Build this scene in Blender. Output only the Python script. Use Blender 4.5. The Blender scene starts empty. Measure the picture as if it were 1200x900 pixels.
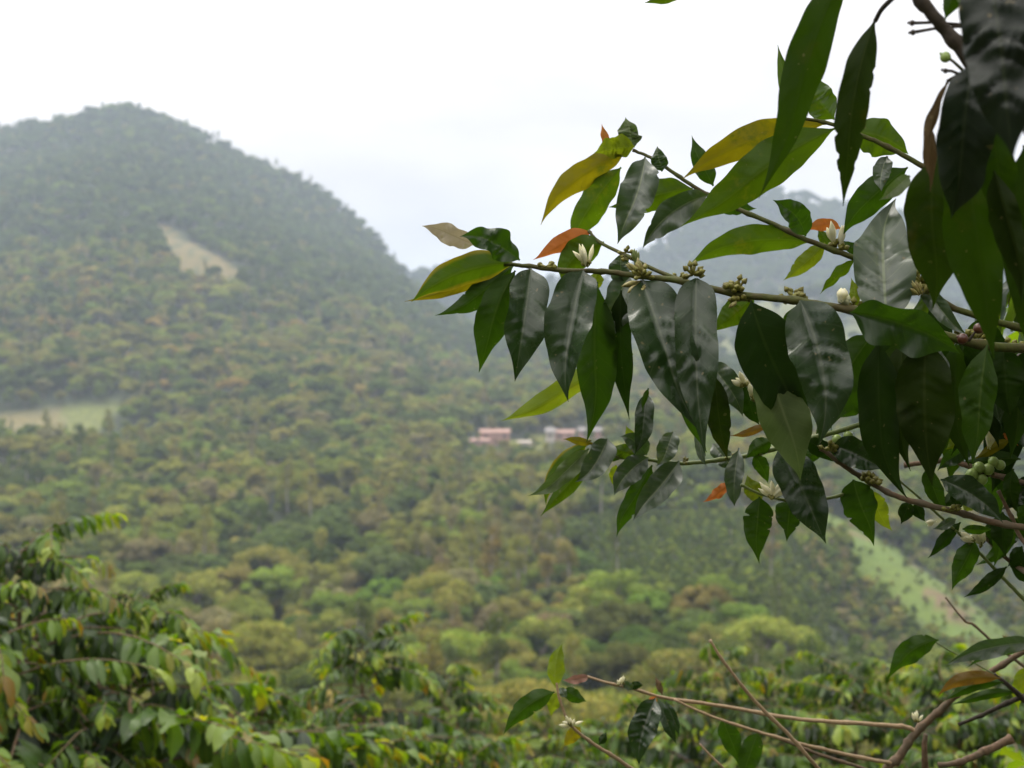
import bpy, math, random
import numpy as np
from mathutils import Vector, Matrix, noise

F = 1648.0; CX = 600.0; CY = 450.0; EYE = 1.6
rnd = random.Random(7)
HAZE_D = .00028; SKY_LO = .60; SKY_HI = 2.75; SUN_E = .9; EXPO = 0.58
C = bpy.data.collections.new('valley'); bpy.context.scene.collection.children.link(C)
SC = bpy.context.scene

def P(x, y, d):
    return Vector(((x - CX) / F * d, d, EYE + (CY - y) / F * d))

def tag(o, label=None, cat=None, group=None, kind=None):
    if label: o['label'] = label
    if cat: o['category'] = cat
    if group: o['group'] = group
    if kind: o['kind'] = kind
    return o

def mesh_obj(name, V, Fc, mat, parent=None, smooth=True, uv=None, col=None):
    me = bpy.data.meshes.new(name)
    me.from_pydata([tuple(v) for v in V], [], Fc)
    if smooth: me.polygons.foreach_set('use_smooth', [True] * len(me.polygons))
    if uv is not None:
        l = me.uv_layers.new(name='UVMap')
        vi = np.empty(len(me.loops), np.int32); me.loops.foreach_get('vertex_index', vi)
        l.data.foreach_set('uv', np.asarray(uv, np.float32)[vi].ravel())
    if col is not None:
        a = me.color_attributes.new('tint', 'FLOAT_COLOR', 'POINT')
        c = np.ones((len(me.vertices), 4), np.float32); c[:, :3] = np.asarray(col, np.float32)
        a.data.foreach_set('color', c.ravel())
    for m in (mat if isinstance(mat, (list, tuple)) else [mat]): me.materials.append(m)
    me.update()
    o = bpy.data.objects.new(name, me); C.objects.link(o)
    if parent is not None:
        o.parent = parent
        o.matrix_parent_inverse = world(parent).inverted()
    return o

def world(o):
    m = o.matrix_basis.copy()
    if o.parent is not None:
        m = world(o.parent) @ o.matrix_parent_inverse @ m
    return m

def empty(name, loc):
    o = bpy.data.objects.new(name, None); C.objects.link(o); o.location = loc
    o.empty_display_size = 0.2
    return o

# ------------------------------------------------------------------ materials
class NT:
    def __init__(s, name):
        s.m = bpy.data.materials.new(name); s.m.use_nodes = True
        s.n = s.m.node_tree; s.n.nodes.clear()
        s.out = s.add('ShaderNodeOutputMaterial')
    def add(s, t, **kw):
        nd = s.n.nodes.new(t)
        for k, v in kw.items():
            if hasattr(nd, k): setattr(nd, k, v)
        return nd
    def lk(s, a, b): s.n.links.new(a, b)
    def mixc(s, fac, a, b, mode='MIX'):
        nd = s.add('ShaderNodeMix', data_type='RGBA', blend_type=mode)
        for i, v in ((0, fac), (6, a), (7, b)):
            if hasattr(v, 'is_linked') or hasattr(v, 'links'): s.lk(v, nd.inputs[i])
            elif isinstance(v, (int, float)): nd.inputs[i].default_value = v
            else: nd.inputs[i].default_value = (*v, 1) if len(v) == 3 else v
        return nd.outputs[2]
    def math(s, op, a, b=None, clamp=False):
        nd = s.add('ShaderNodeMath', operation=op); nd.use_clamp = clamp
        for i, v in ((0, a), (1, b)):
            if v is None: continue
            if isinstance(v, (int, float)): nd.inputs[i].default_value = v
            else: s.lk(v, nd.inputs[i])
        return nd.outputs[0]
    def noise(s, scale, detail=4, vec=None, rough=.6):
        nd = s.add('ShaderNodeTexNoise'); nd.inputs['Scale'].default_value = scale
        nd.inputs['Detail'].default_value = detail; nd.inputs['Roughness'].default_value = rough
        if vec is not None: s.lk(vec, nd.inputs['Vector'])
        return nd.outputs['Fac']
    def ramp(s, fac, a, b):
        nd = s.add('ShaderNodeMapRange'); nd.inputs[1].default_value = a; nd.inputs[2].default_value = b
        s.lk(fac, nd.inputs[0]); return nd.outputs[0]

def leaf_mat(name, top, under, trans, tf=.35, rough=.3, spec=.5, spots=None, spot_amt=.5, vein=(.16, .2, .07), edge=None):
    """leaf: uv.x across (0..1, midrib at .5), uv.y along"""
    t = NT(name)
    uv = t.add('ShaderNodeTexCoord')
    sep = t.add('ShaderNodeSeparateXYZ'); t.lk(uv.outputs['UV'], sep.inputs[0])
    s = t.math('ABSOLUTE', t.math('SUBTRACT', sep.outputs[0], .5))
    geo = t.add('ShaderNodeNewGeometry')
    nz = t.noise(38, 5, uv.outputs['Object'])
    nb = t.noise(9, 3, uv.outputs['Object'])
    base = t.mixc(geo.outputs['Backfacing'], top, under)
    base = t.mixc(t.ramp(nz, .3, .75), t.mixc(1, base, (.72, .75, .7), 'MULTIPLY'), t.mixc(1, base, (1.3, 1.25, 1.2), 'MULTIPLY'))
    tr = t.mixc(t.ramp(nb, .3, .7), trans, tuple(c * .6 for c in trans))
    if spots:
        sp = t.ramp(t.noise(26, 6, uv.outputs['Object'], .7), .56, .68)
        sp = t.math('MULTIPLY', sp, spot_amt)
        base = t.mixc(sp, base, spots); tr = t.mixc(sp, tr, spots)
    if edge:
        e = t.math('MULTIPLY', t.ramp(t.math('ADD', s, t.math('MULTIPLY', nz, .12)), .40, .56), .8)
        base = t.mixc(e, base, edge); tr = t.mixc(e, tr, edge)
    sk = t.math('MULTIPLY', t.ramp(t.noise(170, 1, uv.outputs['Object']), .73, .76), .7)
    base = t.mixc(sk, base, (.16, .13, .06))
    mid = t.math('SUBTRACT', 1, t.ramp(s, .014, .034))
    # lateral veins
    ph = t.math('SUBTRACT', t.math('MULTIPLY', sep.outputs[1], 10.0), t.math('MULTIPLY', s, 3.0))
    fr = t.math('ABSOLUTE', t.math('SUBTRACT', t.math('FRACT', ph), .5))
    lat = t.math('MULTIPLY', t.math('SUBTRACT', 1, t.ramp(fr, .02, .07)), .22)
    vn = t.math('MAXIMUM', t.math('MULTIPLY', mid, .75), lat)
    base = t.mixc(vn, base, vein)
    fine = t.noise(900, 2, uv.outputs['Object'])
    bump = t.add('ShaderNodeBump'); bump.inputs['Strength'].default_value = .25; bump.inputs['Distance'].default_value = .0006
    t.lk(t.math('ADD', fine, t.math('MULTIPLY', vn, -.8)), bump.inputs['Height'])
    p = t.add('ShaderNodeBsdfPrincipled')
    t.lk(base, p.inputs['Base Color']); t.lk(bump.outputs[0], p.inputs['Normal'])
    rr = t.math('ADD', t.math('MULTIPLY', geo.outputs['Backfacing'], .28), t.math('ADD', rough - .08, t.math('MULTIPLY', nz, .18)))
    t.lk(rr, p.inputs['Roughness'])
    sl = t.math('SUBTRACT', spec, t.math('MULTIPLY', geo.outputs['Backfacing'], spec * .55))
    t.lk(sl, p.inputs['Specular IOR Level'])
    tl = t.add('ShaderNodeBsdfTranslucent'); t.lk(tr, tl.inputs['Color'])
    mx = t.add('ShaderNodeMixShader'); mx.inputs[0].default_value = tf
    t.lk(p.outputs[0], mx.inputs[1]); t.lk(tl.outputs[0], mx.inputs[2]); t.lk(mx.outputs[0], t.out.inputs[0])
    return t.m

LM = {  # sheen, shaded and backlit kinds put that light into the leaf colour
 'G':  leaf_mat('leaf_dark_glossy', (.016, .034, .011), (.03, .055, .010), (.03, .08, .003), .2, .25, .44, vein=(.07, .09, .05)),
 'GL': leaf_mat('leaf_sheen', (.05, .075, .045), (.06, .09, .025), (.05, .12, .01), .2, .34, .85, vein=(.17, .21, .10), spots=(.22, .26, .06), spot_amt=.25),
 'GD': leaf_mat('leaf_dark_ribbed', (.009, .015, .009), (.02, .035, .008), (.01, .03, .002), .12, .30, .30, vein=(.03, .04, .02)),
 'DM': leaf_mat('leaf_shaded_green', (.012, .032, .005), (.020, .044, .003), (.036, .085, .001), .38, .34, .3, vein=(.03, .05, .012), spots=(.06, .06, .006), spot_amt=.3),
 'D':  leaf_mat('leaf_deep_shade_green', (.009, .021, .005), (.014, .031, .003), (.018, .052, .001), .33, .32, .3, vein=(.03, .05, .012)),  # darker copy, shade put into the green
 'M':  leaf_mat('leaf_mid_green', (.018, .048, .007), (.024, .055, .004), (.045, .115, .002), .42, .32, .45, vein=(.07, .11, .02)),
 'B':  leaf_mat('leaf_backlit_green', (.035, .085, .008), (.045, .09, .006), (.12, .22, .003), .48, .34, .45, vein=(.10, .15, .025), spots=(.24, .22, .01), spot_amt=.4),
 'Y':  leaf_mat('leaf_yellowing', (.14, .13, .008), (.15, .135, .008), (.27, .235, .004), .5, .4, .4, vein=(.10, .13, .01), spots=(.05, .09, .008), spot_amt=.75),
 'YG': leaf_mat('leaf_young_green', (.12, .19, .012), (.13, .19, .012), (.24, .32, .008), .5, .36, .5, vein=(.2, .26, .05), spots=(.25, .22, .02), spot_amt=.4),
 'BY': leaf_mat('leaf_green_yellow_edge', (.035, .08, .008), (.045, .09, .008), (.10, .19, .003), .48, .36, .45, edge=(.32, .24, .01), vein=(.12, .16, .03)),
 'O':  leaf_mat('leaf_orange', (.40, .13, .03), (.38, .13, .03), (.55, .17, .03), .42, .42, .4, vein=(.35, .13, .03), spots=(.26, .16, .03)),
 'W':  leaf_mat('leaf_pale_withered', (.40, .35, .27), (.40, .35, .28), (.4, .34, .2), .3, .5, .4, vein=(.28, .26, .12), spots=(.24, .24, .03), spot_amt=.85),
 'PK': leaf_mat('leaf_pink', (.30, .16, .12), (.30, .16, .12), (.3, .15, .1), .3, .5, .4, vein=(.26, .15, .1)),
 'OL': leaf_mat('leaf_olive_dark', (.011, .025, .004), (.017, .031, .003), (.022, .048, .001), .36, .34, .35, vein=(.04, .055, .012), spots=(.065, .055, .005), spot_amt=.4),
 'PG': leaf_mat('leaf_pale_underside', (.075, .11, .035), (.10, .14, .05), (.10, .17, .03), .3, .5, .45, vein=(.16, .20, .08)),
 'DR': leaf_mat('leaf_dry_brown', (.11, .07, .035), (.11, .075, .04), (.1, .06, .02), .2, .6, .3, vein=(.14, .11, .06)),
 'BR': leaf_mat('leaf_bronze', (.12, .08, .015), (.12, .075, .015), (.22, .12, .01), .4, .33, .6, vein=(.15, .15, .03)),
}

def bark_mat(name, a, b, scale=60, rough=.75, green=None):
    t = NT(name); tc = t.add('ShaderNodeTexCoord')
    n1 = t.noise(scale, 6, tc.outputs['Object']); n2 = t.noise(scale * .22, 4, tc.outputs['Object'])
    c = t.mixc(t.ramp(n1, .3, .7), a, b)
    if green: c = t.mixc(t.ramp(n2, .42, .62), c, green)
    bump = t.add('ShaderNodeBump'); bump.inputs['Strength'].default_value = .8; bump.inputs['Distance'].default_value = .22 / scale
    t.lk(n1, bump.inputs['Height'])
    p = t.add('ShaderNodeBsdfPrincipled'); t.lk(c, p.inputs['Base Color']); p.inputs['Roughness'].default_value = rough; p.inputs['Specular IOR Level'].default_value = .3
    t.lk(bump.outputs[0], p.inputs['Normal']); t.lk(p.outputs[0], t.out.inputs[0])
    return t.m
BK_GREEN = bark_mat('bark_green_twig', (.035, .05, .006), (.07, .08, .010), 220, .7, (.055, .045, .012))
BK_FRESH = bark_mat('bark_fresh_shoot', (.09, .13, .03), (.14, .17, .05), 220, .45)
BK_BROWN = bark_mat('bark_brown_twig', (.07, .042, .024), (.19, .118, .07), 200, .75, (.11, .085, .055))
BK_DARK = bark_mat('bark_dark_stem', (.018, .014, .009), (.05, .037, .024), 180, .75)
BK_STRAW = bark_mat('bark_straw_twig', (.25, .165, .09), (.36, .26, .155), 260, .6)
TRUNK = bark_mat('trunk_bark', (.12, .10, .075), (.26, .22, .17), 3, .9)
TRUNK_PALE = bark_mat('trunk_pale_bark', (.20, .18, .14), (.33, .30, .24), 2.5, .85)

def plain(name, c, rough=.5, c2=None, scale=300, sss=0, tf=0):
    t = NT(name); tc = t.add('ShaderNodeTexCoord')
    col = t.mixc(t.ramp(t.noise(scale, 4, tc.outputs['Object']), .35, .65), c, c2 or tuple(x * .8 for x in c))
    p = t.add('ShaderNodeBsdfPrincipled'); t.lk(col, p.inputs['Base Color']); p.inputs['Roughness'].default_value = rough
    if tf:
        tl = t.add('ShaderNodeBsdfTranslucent'); t.lk(col, tl.inputs['Color'])
        mx = t.add('ShaderNodeMixShader'); mx.inputs[0].default_value = tf
        t.lk(p.outputs[0], mx.inputs[1]); t.lk(tl.outputs[0], mx.inputs[2]); t.lk(mx.outputs[0], t.out.inputs[0])
    else:
        t.lk(p.outputs[0], t.out.inputs[0])
    return t.m
PETAL = plain('petal_cream', (.82, .78, .50), .45, (.80, .78, .62), 250, tf=.35)
CALYX = plain('bud_green_brown', (.17, .17, .02), .6, (.095, .08, .010), 350)
BUD = plain('bud_yellow_green', (.27, .26, .075), .5, (.17, .13, .045), 300)
BERRY = plain('berry_green', (.20, .30, .06), .28, (.26, .34, .10), 160)
BERRY_RED = plain('berry_dull_red', (.06, .014, .008), .3, (.09, .035, .012), 160)

# ------------------------------------------------------------------ tubes
def tube(pts, radii, seg=8, knots=()):
    pts = [Vector(p) for p in pts]; V = []; Fc = []
    n = len(pts); up = Vector((.13, -.3, 1)).normalized()
    for i, p in enumerate(pts):
        t = (pts[min(i + 1, n - 1)] - pts[max(i - 1, 0)]).normalized()
        a = t.cross(up)
        if a.length < 1e-3: a = t.cross(Vector((1, 0, 0)))
        a.normalize(); b = t.cross(a)
        for k in range(seg):
            an = 2 * math.pi * k / seg
            V.append(p + (a * math.cos(an) + b * math.sin(an)) * radii[i])
    for i in range(n - 1):
        for k in range(seg):
            k2 = (k + 1) % seg
            Fc.append((i * seg + k, i * seg + k2, (i + 1) * seg + k2, (i + 1) * seg + k))
    V.append(pts[0]); V.append(pts[-1]); a0 = len(V) - 2
    for k in range(seg):
        k2 = (k + 1) % seg
        Fc.append((a0, k2, k)); Fc.append((a0 + 1, (n - 1) * seg + k, (n - 1) * seg + k2))
    return V, Fc

def spline(pts, per=8):
    pts = [Vector(p) for p in pts]
    if len(pts) < 3:
        return [pts[0].lerp(pts[-1], i / per) for i in range(per + 1)]
    q = [pts[0] * 2 - pts[1]] + pts + [pts[-1] * 2 - pts[-2]]; out = []
    for i in range(1, len(q) - 2):
        a, b, c, d = q[i - 1:i + 3]
        for k in range(per):
            t = k / per
            out.append(.5 * ((2 * b) + (c - a) * t + (2 * a - 5 * b + 4 * c - d) * t * t + (3 * b - a - 3 * c + d) * t ** 3))
    out.append(pts[-1]); return out

def join(parts):
    V = []; Fc = []
    for v, f in parts:
        o = len(V); V += list(v); Fc += [tuple(i + o for i in x) for x in f]
    return V, Fc

# ------------------------------------------------------------------ a coffee leaf
WT = [0, .02, .045, .09, .15, .24, .36, .50, .62, .73, .81, .87, .92, .96, 1]
WW = [.03, .05, .16, .44, .70, .90, 1.0, 1.0, .91, .72, .50, .30, .15, .07, .0]
_x = np.linspace(0, 1, 401); _w = np.interp(_x, WT, WW); _k = np.hanning(41); _k /= _k.sum()
_w = np.where((_x > .03) & (_x < .985), np.convolve(np.pad(_w, 20, mode='edge'), _k, 'valid'), _w)
def leaf_geo(base, mid, tip, width, side, roll, rng, fold=.30, quilt=1.0, torn=0, wave=1.0, pk=1.0, nt=60, ns=5, view=None):
    """base/mid/tip points in space; width in metres; side +1 upper face towards view, -1 lower"""
    view = Vector((0, 0, EYE)) if view is None else view
    V = []; UV = []; Fc = []
    L = (tip - base).length
    ph = rng.uniform(0, 6.28); ph2 = rng.uniform(0, 6.28); cup = rng.uniform(-.08, .18)
    twist = rng.uniform(-.25, .25)
    tc_, td_ = rng.uniform(-.22, .22) * L, rng.uniform(-.10, .14) * L; ser = rng.uniform(.5, 1.6)
    tears = [(rng.uniform(.15, .85), rng.choice((-1, 1)), rng.uniform(.012, .03), rng.uniform(.25, .6)) for _ in range(torn)]
    for i in range(nt + 1):
        t = i / nt
        p = base * (1 - t) ** 2 + mid * 2 * t * (1 - t) + tip * t * t
        dt = (mid - base) * (1 - t) + (tip - mid) * t
        T = dt.normalized(); Vw = (view - p).normalized()
        S0 = T.cross(Vw).normalized(); N0 = S0.cross(T).normalized()
        if N0.dot(Vw) < 0: N0 = -N0
        cq = max(0, t - .62) ** 2 * 3.5; p = p + S0 * tc_ * cq + N0 * td_ * cq
        r = roll + twist * (t - .4)
        S = S0 * math.cos(r) + N0 * math.sin(r); N = N0 * math.cos(r) - S0 * math.sin(r)
        N = N * side
        tt = t ** pk
        hw = width * .5 * float(np.interp(tt, _x, _w))
        if t <= .045: hw = max(hw, .0009)
        hw = max(hw, .00025)
        for j in range(-ns, ns + 1):
            s = j / ns; a = abs(s)
            w = hw * s
            e = 1.0
            if a > .6 and t > .08:
                e += ser * .018 * math.sin(t * 34 + ph + (2 if s > 0 else 0)) + .035 * math.sin(t * 13 + ph2 * (1 if s > 0 else 2))
            for (tc, sg, wd, dp) in tears:
                if s * sg > .5:
                    q = abs(t - tc) / wd
                    if q < 1: e -= dp * (1 - q) * (a - .4)
            w *= e
            h = fold * abs(w) + cup * hw * a * a
            # quilting between the lateral veins
            ph_v = (t * 10 - a * 1.5)
            q = abs(math.sin(math.pi * ph_v)) ** .6
            env = math.sin(math.pi * min(1, max(0, t))) * math.sin(math.pi * min(1, a * .92 + .06))
            h += quilt * .25 * hw * (q - .5) * env * (.6 + .6 * math.sin(ph + t * 23 + (s > 0) * 2.0))
            h += wave * .30 * hw * a * a * math.sin(t * 15 + ph + (1.9 if s > 0 else 0)) * min(1, t * 5)
            if j == 0: h -= .04 * hw
            V.append(p + S * w + N * h); UV.append((.5 + s * .5, t))
    m = 2 * ns + 1
    for i in range(nt):
        for j in range(m - 1):
            q = (i * m + j, i * m + j + 1, (i + 1) * m + j + 1, (i + 1) * m + j)
            Fc.append(q)
    # orient so that +N is the front face
    a, b, c = V[Fc[len(Fc) // 2][0]], V[Fc[len(Fc) // 2][1]], V[Fc[len(Fc) // 2][2]]
    fn = (b - a).cross(c - b)
    if fn.dot(N) < 0: Fc = [tuple(reversed(f)) for f in Fc]
    return V, Fc, UV

# ------------------------------------------------------------------ foreground coffee tree
HERO_AT = Vector((.62, 1.25, -.12))
hero = empty('coffee_tree', HERO_AT)
tag(hero, 'tall coffee tree reaching in from the side with long glossy hanging leaves and white flowers', 'coffee tree')
LOW_AT = Vector((.60, 1.75, -.30))
low = empty('coffee_tree', LOW_AT)
tag(low, 'nearly bare coffee tree with crossing brown twigs in front of the low bushes', 'coffee tree')

def branch(root, pts, r0, r1, mat, nodes=6, per=8, label=None, name='branch'):
    """pts: (px, py, depth) from the tip to the root end; r in px at that depth"""
    W = [P(*p) for p in pts]; S = spline(W, per); n = len(S); R = []
    for i, p in enumerate(S):
        t = i / (n - 1); r = (r0 + (r1 - r0) * t) * p.y / F
        if nodes:
            q = abs((t * nodes + .5) % 1 - .5); r *= 1 + .30 * math.exp(-(q / .09) ** 2)
        R.append(r)
    S = [p + Vector((rnd.gauss(0, 1), rnd.gauss(0, 1), rnd.gauss(0, 1))) * R[i] * .07 for i, p in enumerate(S)]
    V, Fc = tube(S, R, 10)
    o = mesh_obj(name, V, Fc, mat, root)
    if label: o['label'] = label
    return o

D0 = 1.25
stem = branch(hero, [(1300, -260, 1.2), (1285, 0, 1.25), (1290, 300, 1.25), (1275, 700, 1.25), (1290, 1400, 1.25), (1300, 2350, 1.25)], 8, 16, BK_DARK, 14, name='stem')
bA = branch(hero, [(590, 309, 1.26), (620, 312, 1.26), (660, 317, 1.26), (705, 318, 1.25), (745, 323, 1.24), (800, 330, 1.22), (860, 344, 1.20), (930, 352, 1.18), (1000, 364, 1.16), (1080, 385, 1.15), (1150, 404, 1.15), (1220, 410, 1.18), (1288, 420, 1.25)], 2.2, 6.0, BK_GREEN, 12)
bA2 = branch(hero, [(690, 271, 1.29), (703, 284, 1.28), (735, 300, 1.26), (765, 315, 1.245), (797, 328, 1.225)], 1.7, 2.6, BK_GREEN, 2)
bB = branch(hero, [(742, 176, 1.36), (765, 186, 1.35), (790, 203, 1.34), (822, 224, 1.33), (860, 243, 1.31), (905, 262, 1.29), (945, 281, 1.27), (1000, 302, 1.26), (1060, 330, 1.25), (1120, 362, 1.24), (1200, 385, 1.23), (1285, 400, 1.25)], 1.7, 4.2, BK_GREEN, 10)
bC = branch(hero, [(935, 138, 1.22), (965, 143, 1.22), (1000, 155, 1.21), (1040, 172, 1.20), (1090, 200, 1.19), (1150, 235, 1.18), (1285, 280, 1.25)], 1.8, 4.0, BK_GREEN, 6)
bD = branch(hero, [(1040, -60, .86), (1075, -5, .86), (1108, 35, .86), (1138, 75, .86), (1152, 120, .88), (1175, 190, .92), (1210, 230, 1.0), (1288, 300, 1.25)], 7, 10, BK_DARK, 6)
bE = branch(hero, [(695, 530, 1.34), (720, 535, 1.34), (755, 538, 1.34), (800, 543, 1.33), (850, 538, 1.32), (885, 532, 1.31), (930, 520, 1.30), (1000, 500, 1.29), (1100, 470, 1.27), (1285, 440, 1.25)], 1.8, 3.4, BK_FRESH, 7)
bF = branch(hero, [(868, 568, 1.27), (895, 580, 1.27), (935, 588, 1.27), (970, 584, 1.265), (1005, 574, 1.26), (1020, 568, 1.26)], 1.6, 2.0, BK_FRESH, 3)
bG = branch(hero, [(962, 525, 1.27), (985, 543, 1.265), (1018, 564, 1.26), (1055, 583, 1.25), (1110, 597, 1.25), (1165, 612, 1.25), (1220, 622, 1.25), (1280, 640, 1.25)], 2.6, 4.2, BK_BROWN, 8)
bH = branch(hero, [(1060, 545, 1.40), (1110, 540, 1.38), (1160, 555, 1.36), (1210, 568, 1.34), (1285, 580, 1.25)], 2.8, 3.8, BK_BROWN, 5)
bI = branch(hero, [(1050, 560, 1.36), (1085, 590, 1.36), (1120, 622, 1.37), (1150, 650, 1.38), (1180, 682, 1.39), (1215, 715, 1.38), (1282, 760, 1.25)], 1.2, 2.6, BK_FRESH, 5)
bJ = branch(hero, [(1170, 575, 1.33), (1185, 605, 1.33), (1205, 640, 1.32), (1278, 690, 1.25)], 2.0, 3.0, BK_BROWN, 3)
bK = branch(hero, [(1150, 625, 1.41), (1172, 648, 1.41), (1198, 668, 1.40), (1276, 720, 1.25)], 2.0, 3.0, BK_BROWN, 3)
bL = branch(hero, [(1105, 430, 1.34), (1160, 440, 1.33), (1210, 448, 1.31), (1286, 460, 1.25)], 3.2, 4.4, BK_BROWN, 4)
bM = branch(hero, [(1110, 95, .88), (1128, 86, .87), (1142, 84, .865)], 2.0, 3.0, BK_DARK, 0)

lrng = random.Random(21)
def leaf(br, bx, by, tx, ty, w, kind, db, dt=None, roll=0.0, bow=0.0, side=None, torn=0, label=None, bulge=0.0, pk=1.0, quilt=1.0, fold=None, wave=1.0):
    """pixel ends, pixel width, depths; the leaf itself is a curved surface in space"""
    L = math.hypot(tx - bx, ty - by) / F * db
    if side is None: side = 1 if kind in ('G', 'GL', 'OL', 'W', 'PG') else -1
    if dt is None:
        dt = db - side * L * (.32 if side > 0 else .28) * lrng.uniform(.7, 1.2)
    b = P(bx, by, db); t = P(tx, ty, dt)
    vx, vy = tx - bx, ty - by; l = math.hypot(vx, vy) or 1
    mx, my = (bx + tx) / 2 - vy / l * bow * 2, (by + ty) / 2 + vx / l * bow * 2
    m = P(mx, my, (db + dt) / 2 - lrng.uniform(.12, .30) * L + bulge)
    wd = .80 * w / F * (db + dt) / 2 / max(.45, math.cos(roll))
    V, Fc, UV = leaf_geo(b, m, t, wd, side, roll + lrng.uniform(-.12, .12), lrng, fold if fold is not None else lrng.uniform(.25, .62), quilt, torn, wave, pk)
    o = mesh_obj('leaf', V, Fc, LM[kind], br, uv=UV)
    if label: o['label'] = label
    return o

# --- main branch
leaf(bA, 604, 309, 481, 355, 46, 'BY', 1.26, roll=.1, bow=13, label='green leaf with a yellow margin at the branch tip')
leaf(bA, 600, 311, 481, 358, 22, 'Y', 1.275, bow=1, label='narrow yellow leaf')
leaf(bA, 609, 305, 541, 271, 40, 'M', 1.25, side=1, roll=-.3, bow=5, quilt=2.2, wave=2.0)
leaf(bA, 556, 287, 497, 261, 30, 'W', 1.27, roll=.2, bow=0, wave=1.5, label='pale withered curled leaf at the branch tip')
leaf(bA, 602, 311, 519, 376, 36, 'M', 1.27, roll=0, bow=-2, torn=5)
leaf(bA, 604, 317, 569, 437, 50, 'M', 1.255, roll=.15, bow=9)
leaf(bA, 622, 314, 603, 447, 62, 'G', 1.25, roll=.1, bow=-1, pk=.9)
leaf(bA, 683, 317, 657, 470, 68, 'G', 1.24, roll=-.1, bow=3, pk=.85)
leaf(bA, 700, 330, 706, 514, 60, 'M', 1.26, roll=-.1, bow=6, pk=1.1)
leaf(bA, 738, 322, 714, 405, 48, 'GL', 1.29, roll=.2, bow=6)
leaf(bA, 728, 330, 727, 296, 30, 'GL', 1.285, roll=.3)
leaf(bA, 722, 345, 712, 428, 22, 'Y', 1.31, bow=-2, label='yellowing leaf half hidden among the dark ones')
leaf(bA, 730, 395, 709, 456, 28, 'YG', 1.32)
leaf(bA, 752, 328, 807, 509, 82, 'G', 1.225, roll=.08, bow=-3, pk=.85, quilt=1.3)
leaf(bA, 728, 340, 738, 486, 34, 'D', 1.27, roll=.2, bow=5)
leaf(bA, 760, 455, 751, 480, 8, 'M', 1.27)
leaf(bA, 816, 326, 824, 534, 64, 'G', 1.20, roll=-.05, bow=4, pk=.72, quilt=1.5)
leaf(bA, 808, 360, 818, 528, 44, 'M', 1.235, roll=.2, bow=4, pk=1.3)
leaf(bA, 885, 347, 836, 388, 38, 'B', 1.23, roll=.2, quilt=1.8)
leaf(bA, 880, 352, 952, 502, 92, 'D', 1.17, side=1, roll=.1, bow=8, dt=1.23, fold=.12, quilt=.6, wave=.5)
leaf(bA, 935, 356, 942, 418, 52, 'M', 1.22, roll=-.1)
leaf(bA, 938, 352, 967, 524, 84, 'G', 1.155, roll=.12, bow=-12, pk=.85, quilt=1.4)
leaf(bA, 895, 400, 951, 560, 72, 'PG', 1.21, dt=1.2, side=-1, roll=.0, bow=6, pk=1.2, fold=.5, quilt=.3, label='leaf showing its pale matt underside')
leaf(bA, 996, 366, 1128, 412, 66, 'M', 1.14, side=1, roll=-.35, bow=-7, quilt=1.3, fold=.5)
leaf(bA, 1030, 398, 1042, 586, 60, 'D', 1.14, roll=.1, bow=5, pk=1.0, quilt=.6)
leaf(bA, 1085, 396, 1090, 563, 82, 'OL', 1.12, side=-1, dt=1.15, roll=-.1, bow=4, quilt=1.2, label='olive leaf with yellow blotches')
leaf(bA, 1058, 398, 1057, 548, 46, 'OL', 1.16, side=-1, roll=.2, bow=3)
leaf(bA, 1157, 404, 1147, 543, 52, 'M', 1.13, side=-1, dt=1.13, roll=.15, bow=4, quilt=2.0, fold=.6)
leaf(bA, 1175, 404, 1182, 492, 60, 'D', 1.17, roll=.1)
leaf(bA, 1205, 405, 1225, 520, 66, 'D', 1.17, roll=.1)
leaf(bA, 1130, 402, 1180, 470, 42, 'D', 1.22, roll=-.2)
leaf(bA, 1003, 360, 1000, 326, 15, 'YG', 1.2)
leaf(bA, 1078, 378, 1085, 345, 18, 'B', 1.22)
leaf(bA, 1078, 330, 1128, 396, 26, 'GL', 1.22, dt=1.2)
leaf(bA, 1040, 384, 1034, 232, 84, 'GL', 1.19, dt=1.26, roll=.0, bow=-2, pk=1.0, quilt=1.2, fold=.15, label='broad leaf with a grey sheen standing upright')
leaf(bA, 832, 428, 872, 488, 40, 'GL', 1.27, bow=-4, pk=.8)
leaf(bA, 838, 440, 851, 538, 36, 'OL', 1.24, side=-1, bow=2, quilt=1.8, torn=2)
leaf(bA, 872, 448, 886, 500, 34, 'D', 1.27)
# --- small upper twig
leaf(bA2, 694, 272, 629, 307, 26, 'O', 1.29, bow=4, roll=.3, label='bright orange young leaf')
leaf(bA2, 708, 284, 655, 334, 44, 'B', 1.28, bow=11, roll=.1)
leaf(bA2, 700, 318, 694, 345, 22, 'YG', 1.28)
# --- upper branch
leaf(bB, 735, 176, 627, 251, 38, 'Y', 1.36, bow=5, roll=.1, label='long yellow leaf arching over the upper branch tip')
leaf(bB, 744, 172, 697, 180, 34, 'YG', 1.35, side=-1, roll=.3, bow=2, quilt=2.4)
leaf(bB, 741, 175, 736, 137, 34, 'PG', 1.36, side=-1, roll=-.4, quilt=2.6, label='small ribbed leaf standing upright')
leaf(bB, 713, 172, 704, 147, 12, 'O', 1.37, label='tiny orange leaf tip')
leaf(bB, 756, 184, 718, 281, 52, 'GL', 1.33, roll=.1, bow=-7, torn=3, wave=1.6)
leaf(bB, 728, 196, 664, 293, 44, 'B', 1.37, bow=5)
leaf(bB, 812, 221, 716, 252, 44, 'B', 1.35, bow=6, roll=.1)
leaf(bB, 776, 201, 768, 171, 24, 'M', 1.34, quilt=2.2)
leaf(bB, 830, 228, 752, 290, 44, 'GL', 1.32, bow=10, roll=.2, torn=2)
leaf(bB, 842, 246, 885, 249, 22, 'M', 1.32, bow=-4)
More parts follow.
